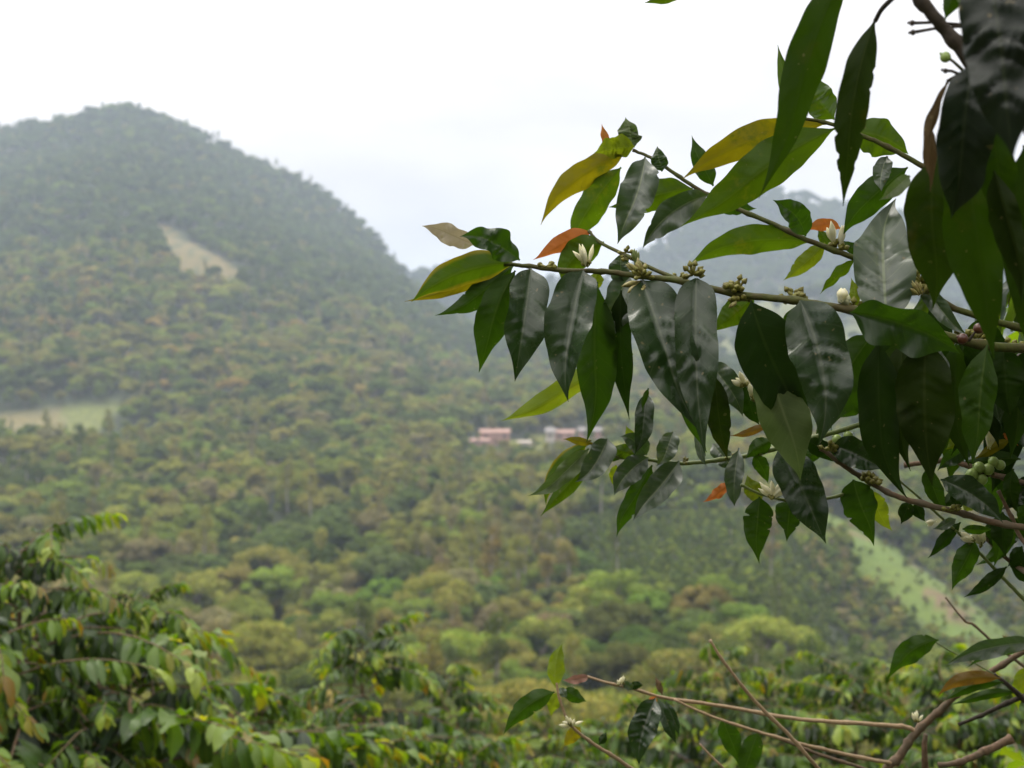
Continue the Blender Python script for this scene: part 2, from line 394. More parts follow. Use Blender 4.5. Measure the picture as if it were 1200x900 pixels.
leaf(bB, 950, 284, 804, 308, 42, 'B', 1.28, dt=1.34, bow=13, roll=.2)
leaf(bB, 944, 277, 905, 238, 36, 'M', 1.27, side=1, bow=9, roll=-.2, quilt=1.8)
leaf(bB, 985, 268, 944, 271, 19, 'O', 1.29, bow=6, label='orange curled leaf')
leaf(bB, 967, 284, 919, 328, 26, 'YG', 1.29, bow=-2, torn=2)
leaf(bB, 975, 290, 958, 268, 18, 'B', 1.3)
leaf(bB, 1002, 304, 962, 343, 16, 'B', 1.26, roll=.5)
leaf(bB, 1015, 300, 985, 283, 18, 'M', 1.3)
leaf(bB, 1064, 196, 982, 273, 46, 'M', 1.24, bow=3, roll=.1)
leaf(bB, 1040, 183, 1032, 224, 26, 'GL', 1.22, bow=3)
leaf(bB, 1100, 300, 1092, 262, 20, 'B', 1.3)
# --- upper right twig
leaf(bC, 970, 145, 804, 206, 46, 'Y', 1.24, dt=1.28, bow=12, roll=.1, pk=1.15, label='broad yellow leaf with a green midrib')
leaf(bC, 980, 150, 816, 277, 64, 'B', 1.22, dt=1.27, bow=14, roll=.0, pk=1.05)
leaf(bC, 836, 218, 807, 163, 30, 'M', 1.31)
leaf(bC, 978, 140, 943, 82, 46, 'B', 1.24, bow=-4, quilt=1.6)
leaf(bC, 926, 132, 912, 53, 18, 'B', 1.25)
leaf(bC, 998, 156, 1064, 182, 54, 'B', 1.21, dt=1.22, bow=-9, roll=.35, quilt=.8)
leaf(bC, 1090, 206, 1112, 170, 38, 'M', 1.22, quilt=2)
leaf(bC, 1098, 195, 1130, 222, 42, 'M', 1.22, quilt=2)
# --- stem close to the camera
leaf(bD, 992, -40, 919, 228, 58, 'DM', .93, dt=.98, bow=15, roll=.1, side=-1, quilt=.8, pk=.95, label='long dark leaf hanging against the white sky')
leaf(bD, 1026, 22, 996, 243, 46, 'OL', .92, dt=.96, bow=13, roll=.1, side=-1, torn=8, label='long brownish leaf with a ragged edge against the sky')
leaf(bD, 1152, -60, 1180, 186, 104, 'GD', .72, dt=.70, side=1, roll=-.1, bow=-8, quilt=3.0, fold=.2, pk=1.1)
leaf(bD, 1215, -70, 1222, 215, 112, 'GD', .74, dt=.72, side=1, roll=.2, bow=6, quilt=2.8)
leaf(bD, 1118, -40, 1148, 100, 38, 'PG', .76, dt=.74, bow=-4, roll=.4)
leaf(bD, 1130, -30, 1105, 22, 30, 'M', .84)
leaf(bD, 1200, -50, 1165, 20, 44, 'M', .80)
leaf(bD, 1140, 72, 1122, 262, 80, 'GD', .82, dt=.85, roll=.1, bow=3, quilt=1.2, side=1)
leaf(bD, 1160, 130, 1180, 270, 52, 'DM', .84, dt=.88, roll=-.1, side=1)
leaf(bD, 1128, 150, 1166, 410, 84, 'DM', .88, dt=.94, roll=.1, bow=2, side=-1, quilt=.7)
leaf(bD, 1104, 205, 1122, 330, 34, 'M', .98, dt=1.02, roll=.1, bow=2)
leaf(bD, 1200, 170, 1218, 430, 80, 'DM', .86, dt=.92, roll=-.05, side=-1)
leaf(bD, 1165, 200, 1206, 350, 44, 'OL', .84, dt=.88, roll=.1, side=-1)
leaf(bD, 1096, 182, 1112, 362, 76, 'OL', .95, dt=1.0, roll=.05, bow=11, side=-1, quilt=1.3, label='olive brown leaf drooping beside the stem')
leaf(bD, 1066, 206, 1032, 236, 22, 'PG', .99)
leaf(bM, 1112, 94, 1084, 215, 13, 'DR', .88, dt=.9, bow=8, roll=.5, wave=2.2, label='dry brown rolled leaf')
leaf(bM, 1092, 150, 1090, 222, 12, 'DR', .9, dt=.92, roll=.4, bow=-2)
# petiole of the ragged leaf
V_, F_ = tube(spline([P(1026, 24, .92), P(1034, 10, .9), P(1052, -8, .88), P(1062, -22, .865)], 5), [.0016] * 16, 8)
mesh_obj('leaf_stalk', V_, F_, BK_DARK, bD)
# --- leaf at the top edge, from a shoot above
bN = branch(hero, [(802, -12, 1.24), (840, -30, 1.24), (930, -70, 1.2), (1080, -120, 1.2), (1288, -130, 1.22)], 1.6, 3.5, BK_GREEN, 4)
leaf(bN, 808, -14, 756, 5, 20, 'B', 1.24)
# --- lower left twig
leaf(bE, 742, 415, 599, 504, 34, 'YG', 1.33, bow=6, roll=.1, pk=1.5)
leaf(bE, 694, 520, 661, 513, 12, 'Y', 1.33, label='small golden bud leaf')
leaf(bE, 712, 514, 677, 568, 38, 'GL', 1.32, bow=-4, pk=.9)
leaf(bE, 690, 519, 631, 590, 26, 'BY', 1.35, bow=8)
leaf(bE, 690, 526, 626, 588, 26, 'PG', 1.33, side=1, bow=0, roll=.2, wave=2)
leaf(bE, 692, 532, 633, 600, 26, 'B', 1.345, bow=-4)
leaf(bE, 735, 530, 696, 546, 18, 'M', 1.34, bow=3)
leaf(bE, 752, 534, 712, 524, 22, 'B', 1.33, quilt=2)
leaf(bE, 758, 533, 728, 508, 28, 'GL', 1.33, bow=3)
leaf(bE, 748, 525, 732, 500, 16, 'YG', 1.345)
leaf(bE, 760, 536, 719, 580, 36, 'GL', 1.33, bow=5)
leaf(bE, 764, 545, 713, 624, 30, 'M', 1.335, bow=-4, torn=2)
leaf(bE, 796, 540, 738, 606, 40, 'GL', 1.32, bow=-3)
leaf(bE, 758, 460, 750, 534, 28, 'G', 1.33)
leaf(bE, 789, 506, 774, 548, 30, 'GL', 1.33)
leaf(bE, 722, 545, 718, 570, 16, 'YG', 1.36)
leaf(bE, 817, 500, 824, 548, 14, 'GL', 1.32)
leaf(bE, 835, 520, 862, 552, 26, 'GL', 1.34)
leaf(bE, 866, 525, 860, 594, 27, 'GL', 1.31, bow=2, pk=1.2)
leaf(bE, 884, 532, 902, 564, 22, 'M', 1.31)
leaf(bE, 900, 498, 858, 514, 12, 'BR', 1.3, label='narrow orange brown leaf')
leaf(bE, 905, 515, 872, 534, 26, 'M', 1.3)
leaf(bE, 856, 566, 827, 590, 16, 'O', 1.32, torn=3, wave=2.5, label='crumpled orange leaf')
leaf(bE, 912, 522, 964, 638, 60, 'G', 1.27, bow=-5, pk=1.0, quilt=1.4)
leaf(bE, 945, 515, 985, 540, 26, 'D', 1.29)
leaf(bE, 1010, 460, 985, 492, 30, 'M', 1.32)
leaf(bE, 958, 520, 945, 545, 22, 'M', 1.3)
# --- flower twig
leaf(bF, 892, 588, 872, 558, 26, 'YG', 1.28)
leaf(bF, 890, 582, 884, 657, 42, 'M', 1.27, torn=4, quilt=1.6, pk=.9)
leaf(bF, 926, 588, 922, 633, 42, 'M', 1.275, torn=4, pk=.7)
leaf(bF, 1000, 562, 1031, 634, 50, 'M', 1.25, bow=4, torn=2, pk=.9)
leaf(bF, 1018, 574, 1040, 622, 30, 'YG', 1.27, torn=3)
# --- brown twig
leaf(bG, 975, 522, 1034, 552, 42, 'G', 1.27, bow=-4)
leaf(bG, 1066, 588, 1056, 613, 22, 'D', 1.26)
leaf(bG, 1072, 590, 1082, 612, 18, 'D', 1.26)
leaf(bG, 1085, 548, 1106, 604, 26, 'M', 1.27)
leaf(bG, 1102, 562, 1174, 610, 40, 'G', 1.25, bow=-6, roll=.1)
leaf(bG, 1120, 578, 1122, 600, 20, 'D', 1.27)
leaf(bG, 1140, 585, 1130, 600, 20, 'YG', 1.29)
leaf(bG, 1175, 600, 1174, 652, 32, 'D', 1.27)
# --- right cluster
leaf(bH, 1140, 522, 1096, 548, 24, 'M', 1.37, side=1)
leaf(bH, 1128, 508, 1110, 528, 16, 'YG', 1.38)
leaf(bH, 1184, 516, 1144, 541, 15, 'Y', 1.35, bow=3)
leaf(bH, 1176, 508, 1194, 521, 10, 'O', 1.35)
leaf(bH, 1196, 538, 1130, 547, 24, 'M', 1.36, bow=4)
leaf(bH, 1122, 440, 1118, 482, 28, 'YG', 1.42)
leaf(bH, 1126, 475, 1112, 515, 24, 'B', 1.42)
leaf(bH, 1200, 480, 1160, 500, 24, 'M', 1.38)
leaf(bH, 1215, 560, 1175, 600, 30, 'G', 1.36)
leaf(bI, 1126, 612, 1090, 655, 18, 'D', 1.37, roll=.3)
leaf(bI, 1142, 632, 1112, 687, 32, 'M', 1.37, bow=-3)
leaf(bI, 1180, 664, 1134, 702, 18, 'D', 1.38)
leaf(bI, 1120, 608, 1095, 622, 14, 'GL', 1.37)
leaf(bI, 1128, 620, 1165, 622, 14, 'M', 1.37)
leaf(bK, 1192, 645, 1210, 692, 34, 'D', 1.40)
leaf(bK, 1160, 610, 1176, 648, 30, 'D', 1.40)
leaf(bK, 1198, 640, 1182, 664, 18, 'D', 1.41)
fill_spots = [(bL, 1165, 445), (bL, 1190, 440), (bL, 1140, 436), (bH, 1190, 560), (bJ, 1186, 600), (bL, 1205, 452), (bH, 1150, 548), (bL, 1178, 420), (bL, 1120, 436), (bJ, 1195, 625)]
for i, (b_, x_, y_) in enumerate(fill_spots * 2):
    x_ += lrng.uniform(-14, 14); y_ += lrng.uniform(-14, 12)
    an = math.radians(lrng.uniform(40, 140)); l_ = lrng.uniform(38, 75)
    leaf(b_, x_, y_, x_ + math.cos(an) * l_, y_ + math.sin(an) * l_, lrng.uniform(20, 32), lrng.choice(('D', 'M', 'M', 'G', 'B', 'D')), lrng.uniform(1.32, 1.44), roll=lrng.uniform(-.4, .4), bow=lrng.uniform(-4, 6))

for i in range(22):
    br_, x_, y_, dd = lrng.choice(((bA, 1030, 385, 1.22), (bA, 1090, 392, 1.22), (bA, 1140, 400, 1.2), (bA, 1185, 405, 1.2), (bB, 1080, 335, 1.27), (bB, 1150, 365, 1.26), (bL, 1160, 440, 1.3)))
    x_ += lrng.uniform(-26, 26); y_ += lrng.uniform(-4, 10); l_ = lrng.uniform(95, 165); an = math.radians(90 + lrng.gauss(0, 17))
    if x_ + math.cos(an) * l_ < 1000 and y_ < 380: continue
    leaf(br_, x_, y_, x_ + math.cos(an) * l_, y_ + math.sin(an) * l_, lrng.uniform(38, 62), lrng.choice(('D', 'DM', 'M', 'DM', 'G', 'D')), dd + lrng.uniform(.0, .12), roll=lrng.uniform(-.5, .5), bow=lrng.uniform(-7, 7), pk=lrng.uniform(.85, 1.2))

# --- buds, flowers, berries
def ellipsoid(c, axis, length, r, seg=8, rings=6, point=.6):
    axis = axis.normalized(); pts = []; R = []
    for i in range(rings + 1):
        t = i / rings; pts.append(c + axis * length * t)
        R.append(max(r * .08, r * math.sin(math.pi * min(.98, max(.04, t ** point)))))
    return tube(pts, R, seg)
def sphere(c, r, seg=10, rings=8):
    pts = []; R = []
    for i in range(rings + 1):
        a = math.pi * i / rings; pts.append(c + Vector((0, 0, -math.cos(a) * r))); R.append(max(r * .02, math.sin(a) * r))
    return tube(pts, R, seg)
def bud_cluster(br, x, y, d, n=8, s=1.0, up=True):
    parts = []
    c = P(x, y, d)
    for i in range(n):
        ax = Vector((lrng.gauss(0, 1), lrng.gauss(0, .8), lrng.uniform(-.3, 1.4) if up else lrng.uniform(-1.4, .3))).normalized()
        st = c + ax * .001
        l = .006 * s * lrng.uniform(.6, 1.3)
        parts.append(tube([st, st + ax * l], [.0009 * s, .0011 * s], 6))
        parts.append(ellipsoid(st + ax * l * .8, ax, .0048 * s, .0022 * s, 8, 5))
    V, Fc = join(parts); return mesh_obj('bud_cluster', V, Fc, CALYX, br)
def bud_spray(br, x, y, d, n, ang, spread, ln, s=1.0, mat=None, name='bud_cluster'):
    parts = []; c = P(x, y, d)
    for i in range(n):
        a = math.radians(ang + lrng.uniform(-spread, spread))
        ax = Vector((math.cos(a), lrng.uniform(-.5, .3), math.sin(a)))
        l = ln / F * d * lrng.uniform(.75, 1.15)
        parts.append(ellipsoid(c + Vector((lrng.uniform(-1, 1), lrng.uniform(-1, 1), lrng.uniform(-1, 1))) * .0018, ax, l, .0021 * s, 8, 8, 1.3))
    V, Fc = join(parts); return mesh_obj(name, V, Fc, mat or BUD, br)
def flower(br, x, y, d, ang, n=11, ln=20, spread=55, s=1.0):
    f = bud_spray(br, x, y, d, n, ang, spread, ln, s * 1.0, PETAL, 'flower')
    c = bud_spray(f, x, y, d + .001, 5, ang, 70, ln * .35, 1.3, CALYX, 'calyx')
    return f
def stalked(br, x, y, pts, d, r, mat, name='berry'):
    for (a, b) in pts:
        c = P(a, b, d); s = P(x, y, d)
        o = mesh_obj(name, *join([sphere(c, r), ellipsoid(c - (c - s).normalized() * -r * .9, (c - s), .0016, .0012, 6, 3)]), mat, br)
        V, Fc = tube([s, s.lerp(c, .6) + Vector((0, 0, .001)), c], [.0012, .001, .0012], 6)
        mesh_obj('berry_stalk', V, Fc, BK_GREEN if mat is BERRY else BK_DARK, br)

flower(bA, 688, 312, 1.245, 105, 13, 24, 34)
flower(bF, 906, 583, 1.255, 90, 14, 20, 60)
bud_spray(bF, 934, 586, 1.26, 3, 110, 20, 12, .9, PETAL, 'flower_bud')
bud_spray(bA, 752, 330, 1.225, 5, 200, 22, 22, 1.15)
bud_spray(bA, 752, 322, 1.225, 6, 110, 40, 20, 1.0)
bud_spray(bA, 744, 312, 1.235, 5, 95, 40, 18, .8, BK_FRESH)
bud_spray(bA, 757, 333, 1.22, 4, 240, 18, 20, 1.0)
bud_cluster(bA, 752, 324, 1.222, 12, 1.0)
for (x_, y_, n_) in ((812, 322, 10), (862, 340, 14), (868, 352, 8), (930, 350, 12), (936, 356, 6), (640, 313, 4), (1000, 362, 8), (1075, 345, 10), (1145, 398, 14), (1185, 408, 10), (1128, 398, 8)):
    bud_cluster(bA, x_, y_, 1.20 if x_ > 780 else 1.24, n_, 1.25)
bud_spray(bA, 865, 350, 1.195, 3, 215, 30, 14, .9)
for (x_, y_) in ((735, 296), (738, 305), (795, 327)): bud_cluster(bA2, x_, y_, 1.245, 5, .9)
flower(bB, 978, 288, 1.265, 108, 3, 26, 12, 1.35); flower(bB, 986, 292, 1.262, 85, 2, 26, 10, 1.35)
bud_spray(bA, 992, 358, 1.165, 7, 120, 50, 15, 1.6, plain('bud_pale_green', (.45, .46, .28), .5), 'flower_bud')
bud_spray(bA, 986, 356, 1.16, 2, 92, 8, 19, 1.9, PETAL, 'flower_bud')
bud_cluster(bA, 1080, 332, 1.2, 16, 1.5); bud_spray(bA, 1080, 345, 1.19, 8, 110, 50, 18, .9)
bud_cluster(bE, 694, 522, 1.33, 4, .8); bud_cluster(bE, 800, 543, 1.33, 5, .8); bud_cluster(bE, 855, 538, 1.32, 5, .8)
flower(bA, 874, 452, 1.245, 110, 7, 18, 50, 1.2); flower(bA, 882, 468, 1.243, 80, 5, 16, 40, 1.2)
bud_cluster(bG, 1018, 566, 1.255, 14, 1.2); bud_cluster(bG, 970, 528, 1.262, 8, 1.1); bud_cluster(bG, 1112, 598, 1.245, 6, 1.0)
flower(bK, 1150, 638, 1.395, 100, 9, 18, 60, 1.3); flower(bI, 1140, 634, 1.37, 150, 5, 16, 30, 1.1)
bud_spray(bI, 1096, 610, 1.355, 3, 200, 25, 14, 1, PETAL, 'flower_bud')
bud_spray(bH, 1160, 525, 1.35, 3, 92, 15, 26, 1.4, PETAL, 'flower_bud')
stalked(bA, 1140, 30, [(1070, 38), (1069, 27)], .86, .0018, BK_DARK, 'berry')
stalked(bD, 1128, 82, [(1108, 67)], .86, .0034, BERRY, 'berry'); stalked(bD, 1126, 88, [(1108, 83)], .86, .0016, BK_DARK, 'berry')
stalked(bG, 1000, 530, [(981, 515), (994, 511), (1000, 521), (1013, 523)], 1.29, .0048, BERRY)
stalked(bH, 1165, 556, [(1139, 556), (1150, 562), (1158, 550), (1147, 548)], 1.34, .0058, BERRY)
stalked(bH, 1175, 552, [(1172, 545), (1164, 541)], 1.34, .005, BERRY)
stalked(bA, 1135, 400, [(1128, 397), (1147, 385)], 1.12, .0044, BERRY_RED)
stalked(bL, 1190, 440, [(1196, 420)], 1.2, .0044, BERRY_RED)
stalked(bL, 1196, 460, [(1195, 480), (1201, 495), (1190, 490), (1186, 478)], 1.3, .0048, BERRY)

# --- lower right, nearly bare tree
LD = 1.75
q0 = branch(low, [(1205, 760, 1.70), (1165, 785, 1.72), (1130, 806, 1.74), (1098, 836, 1.75), (1074, 858, 1.75), (1055, 885, 1.75), (1035, 925, 1.75), (1060, 1100, 1.75), (1165, 1600, 1.75), (1165, 2300, 1.75)], 3.2, 6.4, BK_BROWN, 12, name='stem')
q1 = branch(low, [(688, 793, 1.62), (715, 801, 1.63), (745, 808, 1.65), (780, 818, 1.67), (850, 828, 1.70), (930, 842, 1.72), (1010, 848, 1.74), (1060, 852, 1.75), (1074, 858, 1.75)], 1.4, 2.8, BK_STRAW, 7)
q2 = branch(low, [(790, 820, 1.67), (830, 838, 1.68), (880, 855, 1.69), (940, 872, 1.71), (1000, 886, 1.73), (1052, 896, 1.75)], 1.3, 2.4, BK_STRAW, 6)
q2b = branch(low, [(905, 862, 1.70), (960, 884, 1.71), (1010, 900, 1.72), (1045, 915, 1.75)], 1.6, 2.4, BK_BROWN, 4)
q3 = branch(low, [(832, 750, 1.60), (850, 778, 1.60), (885, 822, 1.61), (925, 862, 1.62), (960, 902, 1.64), (1030, 980, 1.75)], 1.5, 2.7, BK_STRAW, 6)
q4 = branch(low, [(1100, 897, 1.72), (1125, 893, 1.72), (1155, 880, 1.73), (1185, 866, 1.74)], 3.0, 5.0, BK_BROWN, 3, label='short broken twig end')
q5 = branch(low, [(1123, 849, 1.70), (1150, 838, 1.70), (1180, 824, 1.70), (1210, 812, 1.70)], 2.0, 3.4, BK_DARK, 3)
q6 = branch(low, [(1165, 790, 1.66), (1185, 806, 1.66), (1215, 835, 1.66)], 1.8, 3.8, BK_DARK, 3)
q7 = branch(low, [(652, 800, 1.55), (656, 820, 1.55), (668, 848, 1.56), (690, 868, 1.58), (715, 884, 1.60), (745, 905, 1.63), (850, 990, 1.75)], 1.3, 2.6, BK_STRAW, 6)
q8 = branch(low, [(820, 872, 1.66), (835, 888, 1.66), (852, 905, 1.67), (900, 960, 1.75)], 1.0, 1.8, BK_STRAW, 3)
q9 = branch(low, [(1108, 700, 1.80), (1130, 727, 1.80), (1142, 733, 1.80), (1170, 758, 1.80), (1215, 792, 1.80)], .9, 2.0, BK_BROWN, 4)
qa = branch(low, [(1085, 860, 1.74), (1083, 880, 1.74), (1086, 910, 1.75)], 2.6, 4.4, BK_BROWN, 0)
leaf(q7, 651, 806, 657, 753, 25, 'YG', 1.55, bow=-3, roll=.2)
leaf(q7, 650, 811, 591, 858, 30, 'M', 1.55, bow=7, torn=2)
leaf(q7, 652, 812, 644, 838, 20, 'YG', 1.56)
leaf(q7, 660, 808, 687, 824, 20, 'M', 1.58)
leaf(q7, 656, 806, 664, 818, 12, 'GL', 1.57)
leaf(q7, 680, 852, 660, 874, 20, 'Y', 1.58)
leaf(q7, 702, 872, 712, 858, 12, 'D', 1.6)
flower(q7, 669, 850, 1.555, 100, 6, 14, 80, .9)
leaf(q1, 690, 793, 660, 799, 13, 'PK', 1.62, side=1, label='folded pink leaf at the twig tip')
leaf(q1, 742, 808, 728, 798, 12, 'GL', 1.64); leaf(q1, 738, 804, 754, 802, 12, 'D', 1.64)
flower(q1, 727, 803, 1.63, 95, 5, 11, 40, .8)
leaf(q1, 768, 816, 760, 831, 12, 'O', 1.65, label='small orange leaf at a twig node'); leaf(q1, 776, 814, 769, 793, 9, 'DR', 1.65)
leaf(q1, 768, 818, 745, 896, 40, 'G', 1.63, bow=3, quilt=2.6, label='dark ribbed leaf hanging from the thin twig')
leaf(q1, 772, 820, 792, 872, 18, 'G', 1.68); leaf(q1, 780, 822, 798, 862, 14, 'G', 1.7)
leaf(q2, 846, 842, 868, 895, 30, 'M', 1.71); leaf(q2, 888, 858, 868, 915, 32, 'M', 1.7)
leaf(q6, 1100, 750, 1046, 796, 34, 'M', 1.64, bow=11, torn=1)
leaf(q6, 1092, 752, 1084, 745, 10, 'O', 1.65)
leaf(q6, 1212, 752, 1106, 777, 26, 'GL', 1.62, bow=5, roll=.3)
leaf(q6, 1215, 756, 1130, 778, 12, 'M', 1.63, bow=3)
leaf(q6, 1172, 795, 1096, 812, 20, 'BR', 1.64, bow=8, roll=.2, label='arching bronze leaf above the crossing twigs')
leaf(q6, 1176, 800, 1108, 824, 18, 'M', 1.65, bow=9)
leaf(q6, 1190, 812, 1118, 829, 14, 'M', 1.66, bow=6)
leaf(q6, 1222, 756, 1173, 748, 20, 'BR', 1.62, bow=-2)
leaf(q6, 1204, 780, 1188, 830, 24, 'YG', 1.72)
V_, F_ = tube(spline([P(1096, 752, 1.65), P(1112, 762, 1.655), P(1140, 776, 1.66), P(1168, 792, 1.66)], 4), [.0009] * 13, 6)
mesh_obj('leaf_stalk', V_, F_, BK_FRESH, q6)
flower(q0, 1074, 846, 1.735, 100, 5, 13, 40, .9)


# ------------------------------------------------------------------ terrain
def sm(a, b, x):
    t = min(1, max(0, (x - a) / (b - a))); return t * t * (3 - 2 * t)
RX = [-900, -400, -200, -100, 0, 60, 100, 150, 200, 250, 300, 350, 400, 440, 480, 520, 560, 620, 700, 800, 900, 1000, 1200, 1500, 2200]
RY = [260, 210, 190, 165, 148, 136, 126, 121, 138, 160, 185, 210, 240, 268, 312, 350, 378, 395, 405, 412, 418, 422, 432, 440, 445]
DX = [-900, 380, 480, 620, 760, 2200]; DY = [1300, 1300, 1180, 1000, 900, 900]
HX = [-900, 500, 600, 700, 800, 900, 1000, 1200, 2200]; HY = [420, 420, 410, 385, 356, 347, 350, 362, 380]
FX = [-900, 300, 500, 575, 620, 700, 735, 760, 800, 860, 900, 940, 1000, 1100, 1200, 1500, 2200]
FY = [330, 325, 318, 314, 328, 318, 296, 284, 258, 232, 224, 226, 244, 256, 268, 290, 330]
ND = [0, 2.5, 5, 8, 12, 20, 40, 75, 105]; NZ = [0, -.5, -1.5, -3.0, -4.6, -7.6, -14, -25, -31.5]
CD = [105, 140, 170, 210, 260, 320, 400, 500]; CYY = [838, 794, 744, 692, 640, 582, 528, 474]
TH = 9.0
CD2 = [105, 150, 200, 240, 280, 310, 340, 400, 500]; CYY2 = [838, 832, 800, 765, 700, 655, 610, 550, 474]
SPUR = [(960, 615, 345), (1000, 636, 330), (1045, 662, 310), (1100, 700, 288), (1150, 742, 268), (1200, 800, 250)]
SPURW = [((x - CX) / F * d, d) for x, y, d in SPUR]
def seg_dist(X, Y, L):
    best = 1e9; side = 0
    for (a, b) in zip(L, L[1:]):
        dx, dy = b[0] - a[0], b[1] - a[1]; t = max(0, min(1, ((X - a[0]) * dx + (Y - a[1]) * dy) / (dx * dx + dy * dy)))
        qx, qy = a[0] + dx * t, a[1] + dy * t; d = math.hypot(X - qx, Y - qy)
        if d < best: best = d
    return best
HOUSES = [(-5.5, 494), (15.5, 505), (22, 500)]
def in_plant(x, Y):      # coffee plantation slope (photo x, depth)
    a = sm(655, 720, x + (Y - 250) * .35) * (1 - sm(960, 1010, x + (250 - Y) * .3)); b = sm(192, 206, Y) * (1 - sm(300, 325, Y))
    return a * b
def zfront(x, Y):
    """ground height at photo column x and depth Y"""
    if Y <= 105: z = float(np.interp(Y, ND, NZ))
    elif Y <= 500:
        k = sm(880, 1010, x)
        z = EYE + (CY - (float(np.interp(Y, CD, CYY)) * (1 - k) + float(np.interp(Y, CD2, CYY2)) * k)) / F * Y - TH
    else:
        z5 = EYE + (CY - 474) / F * 500 - TH
        D = float(np.interp(x, DX, DY)); zr = EYE + (CY - float(np.interp(x, RX, RY))) / F * D - TH
        if Y <= D:
            t = (Y - 500) / (D - 500); z = z5 + (zr - z5) * (t * .85 + .15 * t * t)
        else:
            z = zr - .34 * min(Y - D, 200)
            zh = EYE + (CY - float(np.interp(x, HX, HY))) / F * 1130 - 6
            zh2 = zh - abs(Y - 1130) * .30
            zf = EYE + (CY - float(np.interp(x, FX, FY))) / F * 1720 - 9
            zf2 = zf - abs(Y - 1720) * .42
            z = max(z if Y < D + 200 else -400, zh2, zf2, -70)
    return z
def ground(X, Y, fine=True):
    r = math.hypot(X, Y)
    az = math.degrees(math.atan2(X, Y)); aaz = abs(az)
    if aaz < 47: Yp = Y; x = CX + F * X / max(Y, 1e-6)
    else: Yp = r * math.cos(math.radians(47)); x = CX + math.copysign(F * math.tan(math.radians(47)), az)
    x = max(-880, min(2180, x)); z = zfront(x, Yp)
    if r < 60: z = float(np.interp(Yp, ND, NZ))
    # measured bumps: spur, open field shelves, plantation
    if 180 < Y < 420 and X > 0:
        d = seg_dist(X, Y, SPURW)
        if d < 60 and Yp > 200:
            xs = min(1200, max(960, x)); zt = EYE + (CY - float(np.interp(xs, [p[0] for p in SPUR], [p[1] for p in SPUR]))) / F * float(np.interp(xs, [p[0] for p in SPUR], [p[2] for p in SPUR]))
            spw = math.exp(-(d / 15) ** 2); z = z * (1 - spw) + zt * spw
    z += 6.5 * in_plant(x, Y)
    calm = 1.0
    if Y > 0:
        k1 = math.exp(-((Y - 515) / 45) ** 2) * (1 - sm(170, 300, x)); k2 = math.exp(-(((X - 8) / 38) ** 2 + ((Y - 497) / 40) ** 2))
        calm = 1 - max(k1, k2); z += -3.2 * k1 - 4.5 * k2
    n = noise.fractal(Vector((X / 190, Y / 190, 3.1)), 1.0, 2.1, 4) * calm
    amp = 0 if r < 40 else min(1, (r - 40) / 400) * 9 + max(0, r - 600) * .013
    z += n * min(amp, 34)
    w = sm(65, 125, aaz)
    if w > 0: z = z * (1 - w) + (max(0, min((r - 3) * .42, 260))) * w  # unseen hillside behind the camera, raised steeply to block low sky light
    if r > 40: return z
    return z + .10 * noise.noise(Vector((X * .7, Y * .7, 0)))

azs = []
a = -180.0
while a < 180:
    azs.append(a); a += .22 if abs(a) < 24 else (.8 if abs(a) < 40 else 4.0)
rs = [0.0]
r = 1.2
while r < 4400:
    rs.append(r); r *= 1.022 if r < 600 else 1.014
rs.append(4400)
V = [(0, 0, ground(0, .01))]; cols = []; na = len(azs)
PAST = (.155, .14, .06); FOR = (.035, .05, .018); FIELD = (.13, .155, .04); BARE = (.30, .20, .11); SPURG = (.10, .16, .022)
def cover(X, Y):
    """albedo of the ground, and whether trees grow there"""
    if Y < 3: return (.05, .06, .025), 0
    x = CX + F * X / Y; n = noise.noise(Vector((X / 45, Y / 45, 9)))
    if Y < 105: return (.06, .075, .028), 0
    if 180 < Y < 420 and X > 0:
        d = seg_dist(X, Y, SPURW) + n * 7 + 3 * noise.noise(Vector((X / 7, Y / 7, 2)))
        if d < 11: return (SPURG if noise.noise(Vector((X / 9, Y / 9, 1))) > -.28 else (.15, .11, .06)), 0
    if in_plant(x, Y) > .5: return (.045, .065, .022), 2
    if 500 + n * 6 < Y < 536 + n * 12 and x < 120 + n * 60 and x > -250: return (FIELD if x > 60 + n * 60 else PAST), 0
    for (hx, hy) in HOUSES:
        if abs(X - hx) < 10 and -20 < Y - hy < 9: return ((.17, .19, .04) if abs(X - 5) < 7 else FOR), 0
    D = float(np.interp(x, DX, DY))
    if 500 < Y < D:
        # small clearings on the mountain
        v = (Y - 500) / (D - 500)
        if 0 < v - .325 + n * .015 < .16 and abs(x - (225 - (v - .40) * 420)) < 6 + (.50 - v) * 250 + n * 6 + 9 * noise.noise(Vector((X / 12, Y / 12, 5))): return ((.15, .125, .05) if noise.noise(Vector((X / 8, Y / 14, 7))) >  -.1 else (.075, .085, .03)), 0
    if 960 < Y < 1400:
        if n > -.12 and x > 640: return (.13, .145, .05), 3
        return (.06, .08, .03), 1
    if Y >= 1400: return ((.05, .07, .03) if noise.noise(Vector((X / 160, Y / 160, 4))) < .3 else (.12, .13, .05)), 1
    return FOR, 1
cols.append((.05, .06, .025))
for r in rs[1:]:
    for a in azs:
        X, Y = r * math.sin(math.radians(a)), r * math.cos(math.radians(a))
        V.append((X, Y, ground(X, Y)))
        cols.append(cover(X, Y)[0] if abs(a) < 45 else ((.05, .06, .025) if r < 60 else FOR))
Fc = [(0, 1 + (k + 1) % na, 1 + k) for k in range(na)]
for i in range(len(rs) - 2):
    o0 = 1 + i * na; o1 = o0 + na
    for k in range(na):
        k2 = (k + 1) % na
        Fc.append((o0 + k, o0 + k2, o1 + k2, o1 + k))
t = NT('ground_cover'); tc = t.add('ShaderNodeTexCoord'); at = t.add('ShaderNodeAttribute'); at.attribute_name = 'tint'
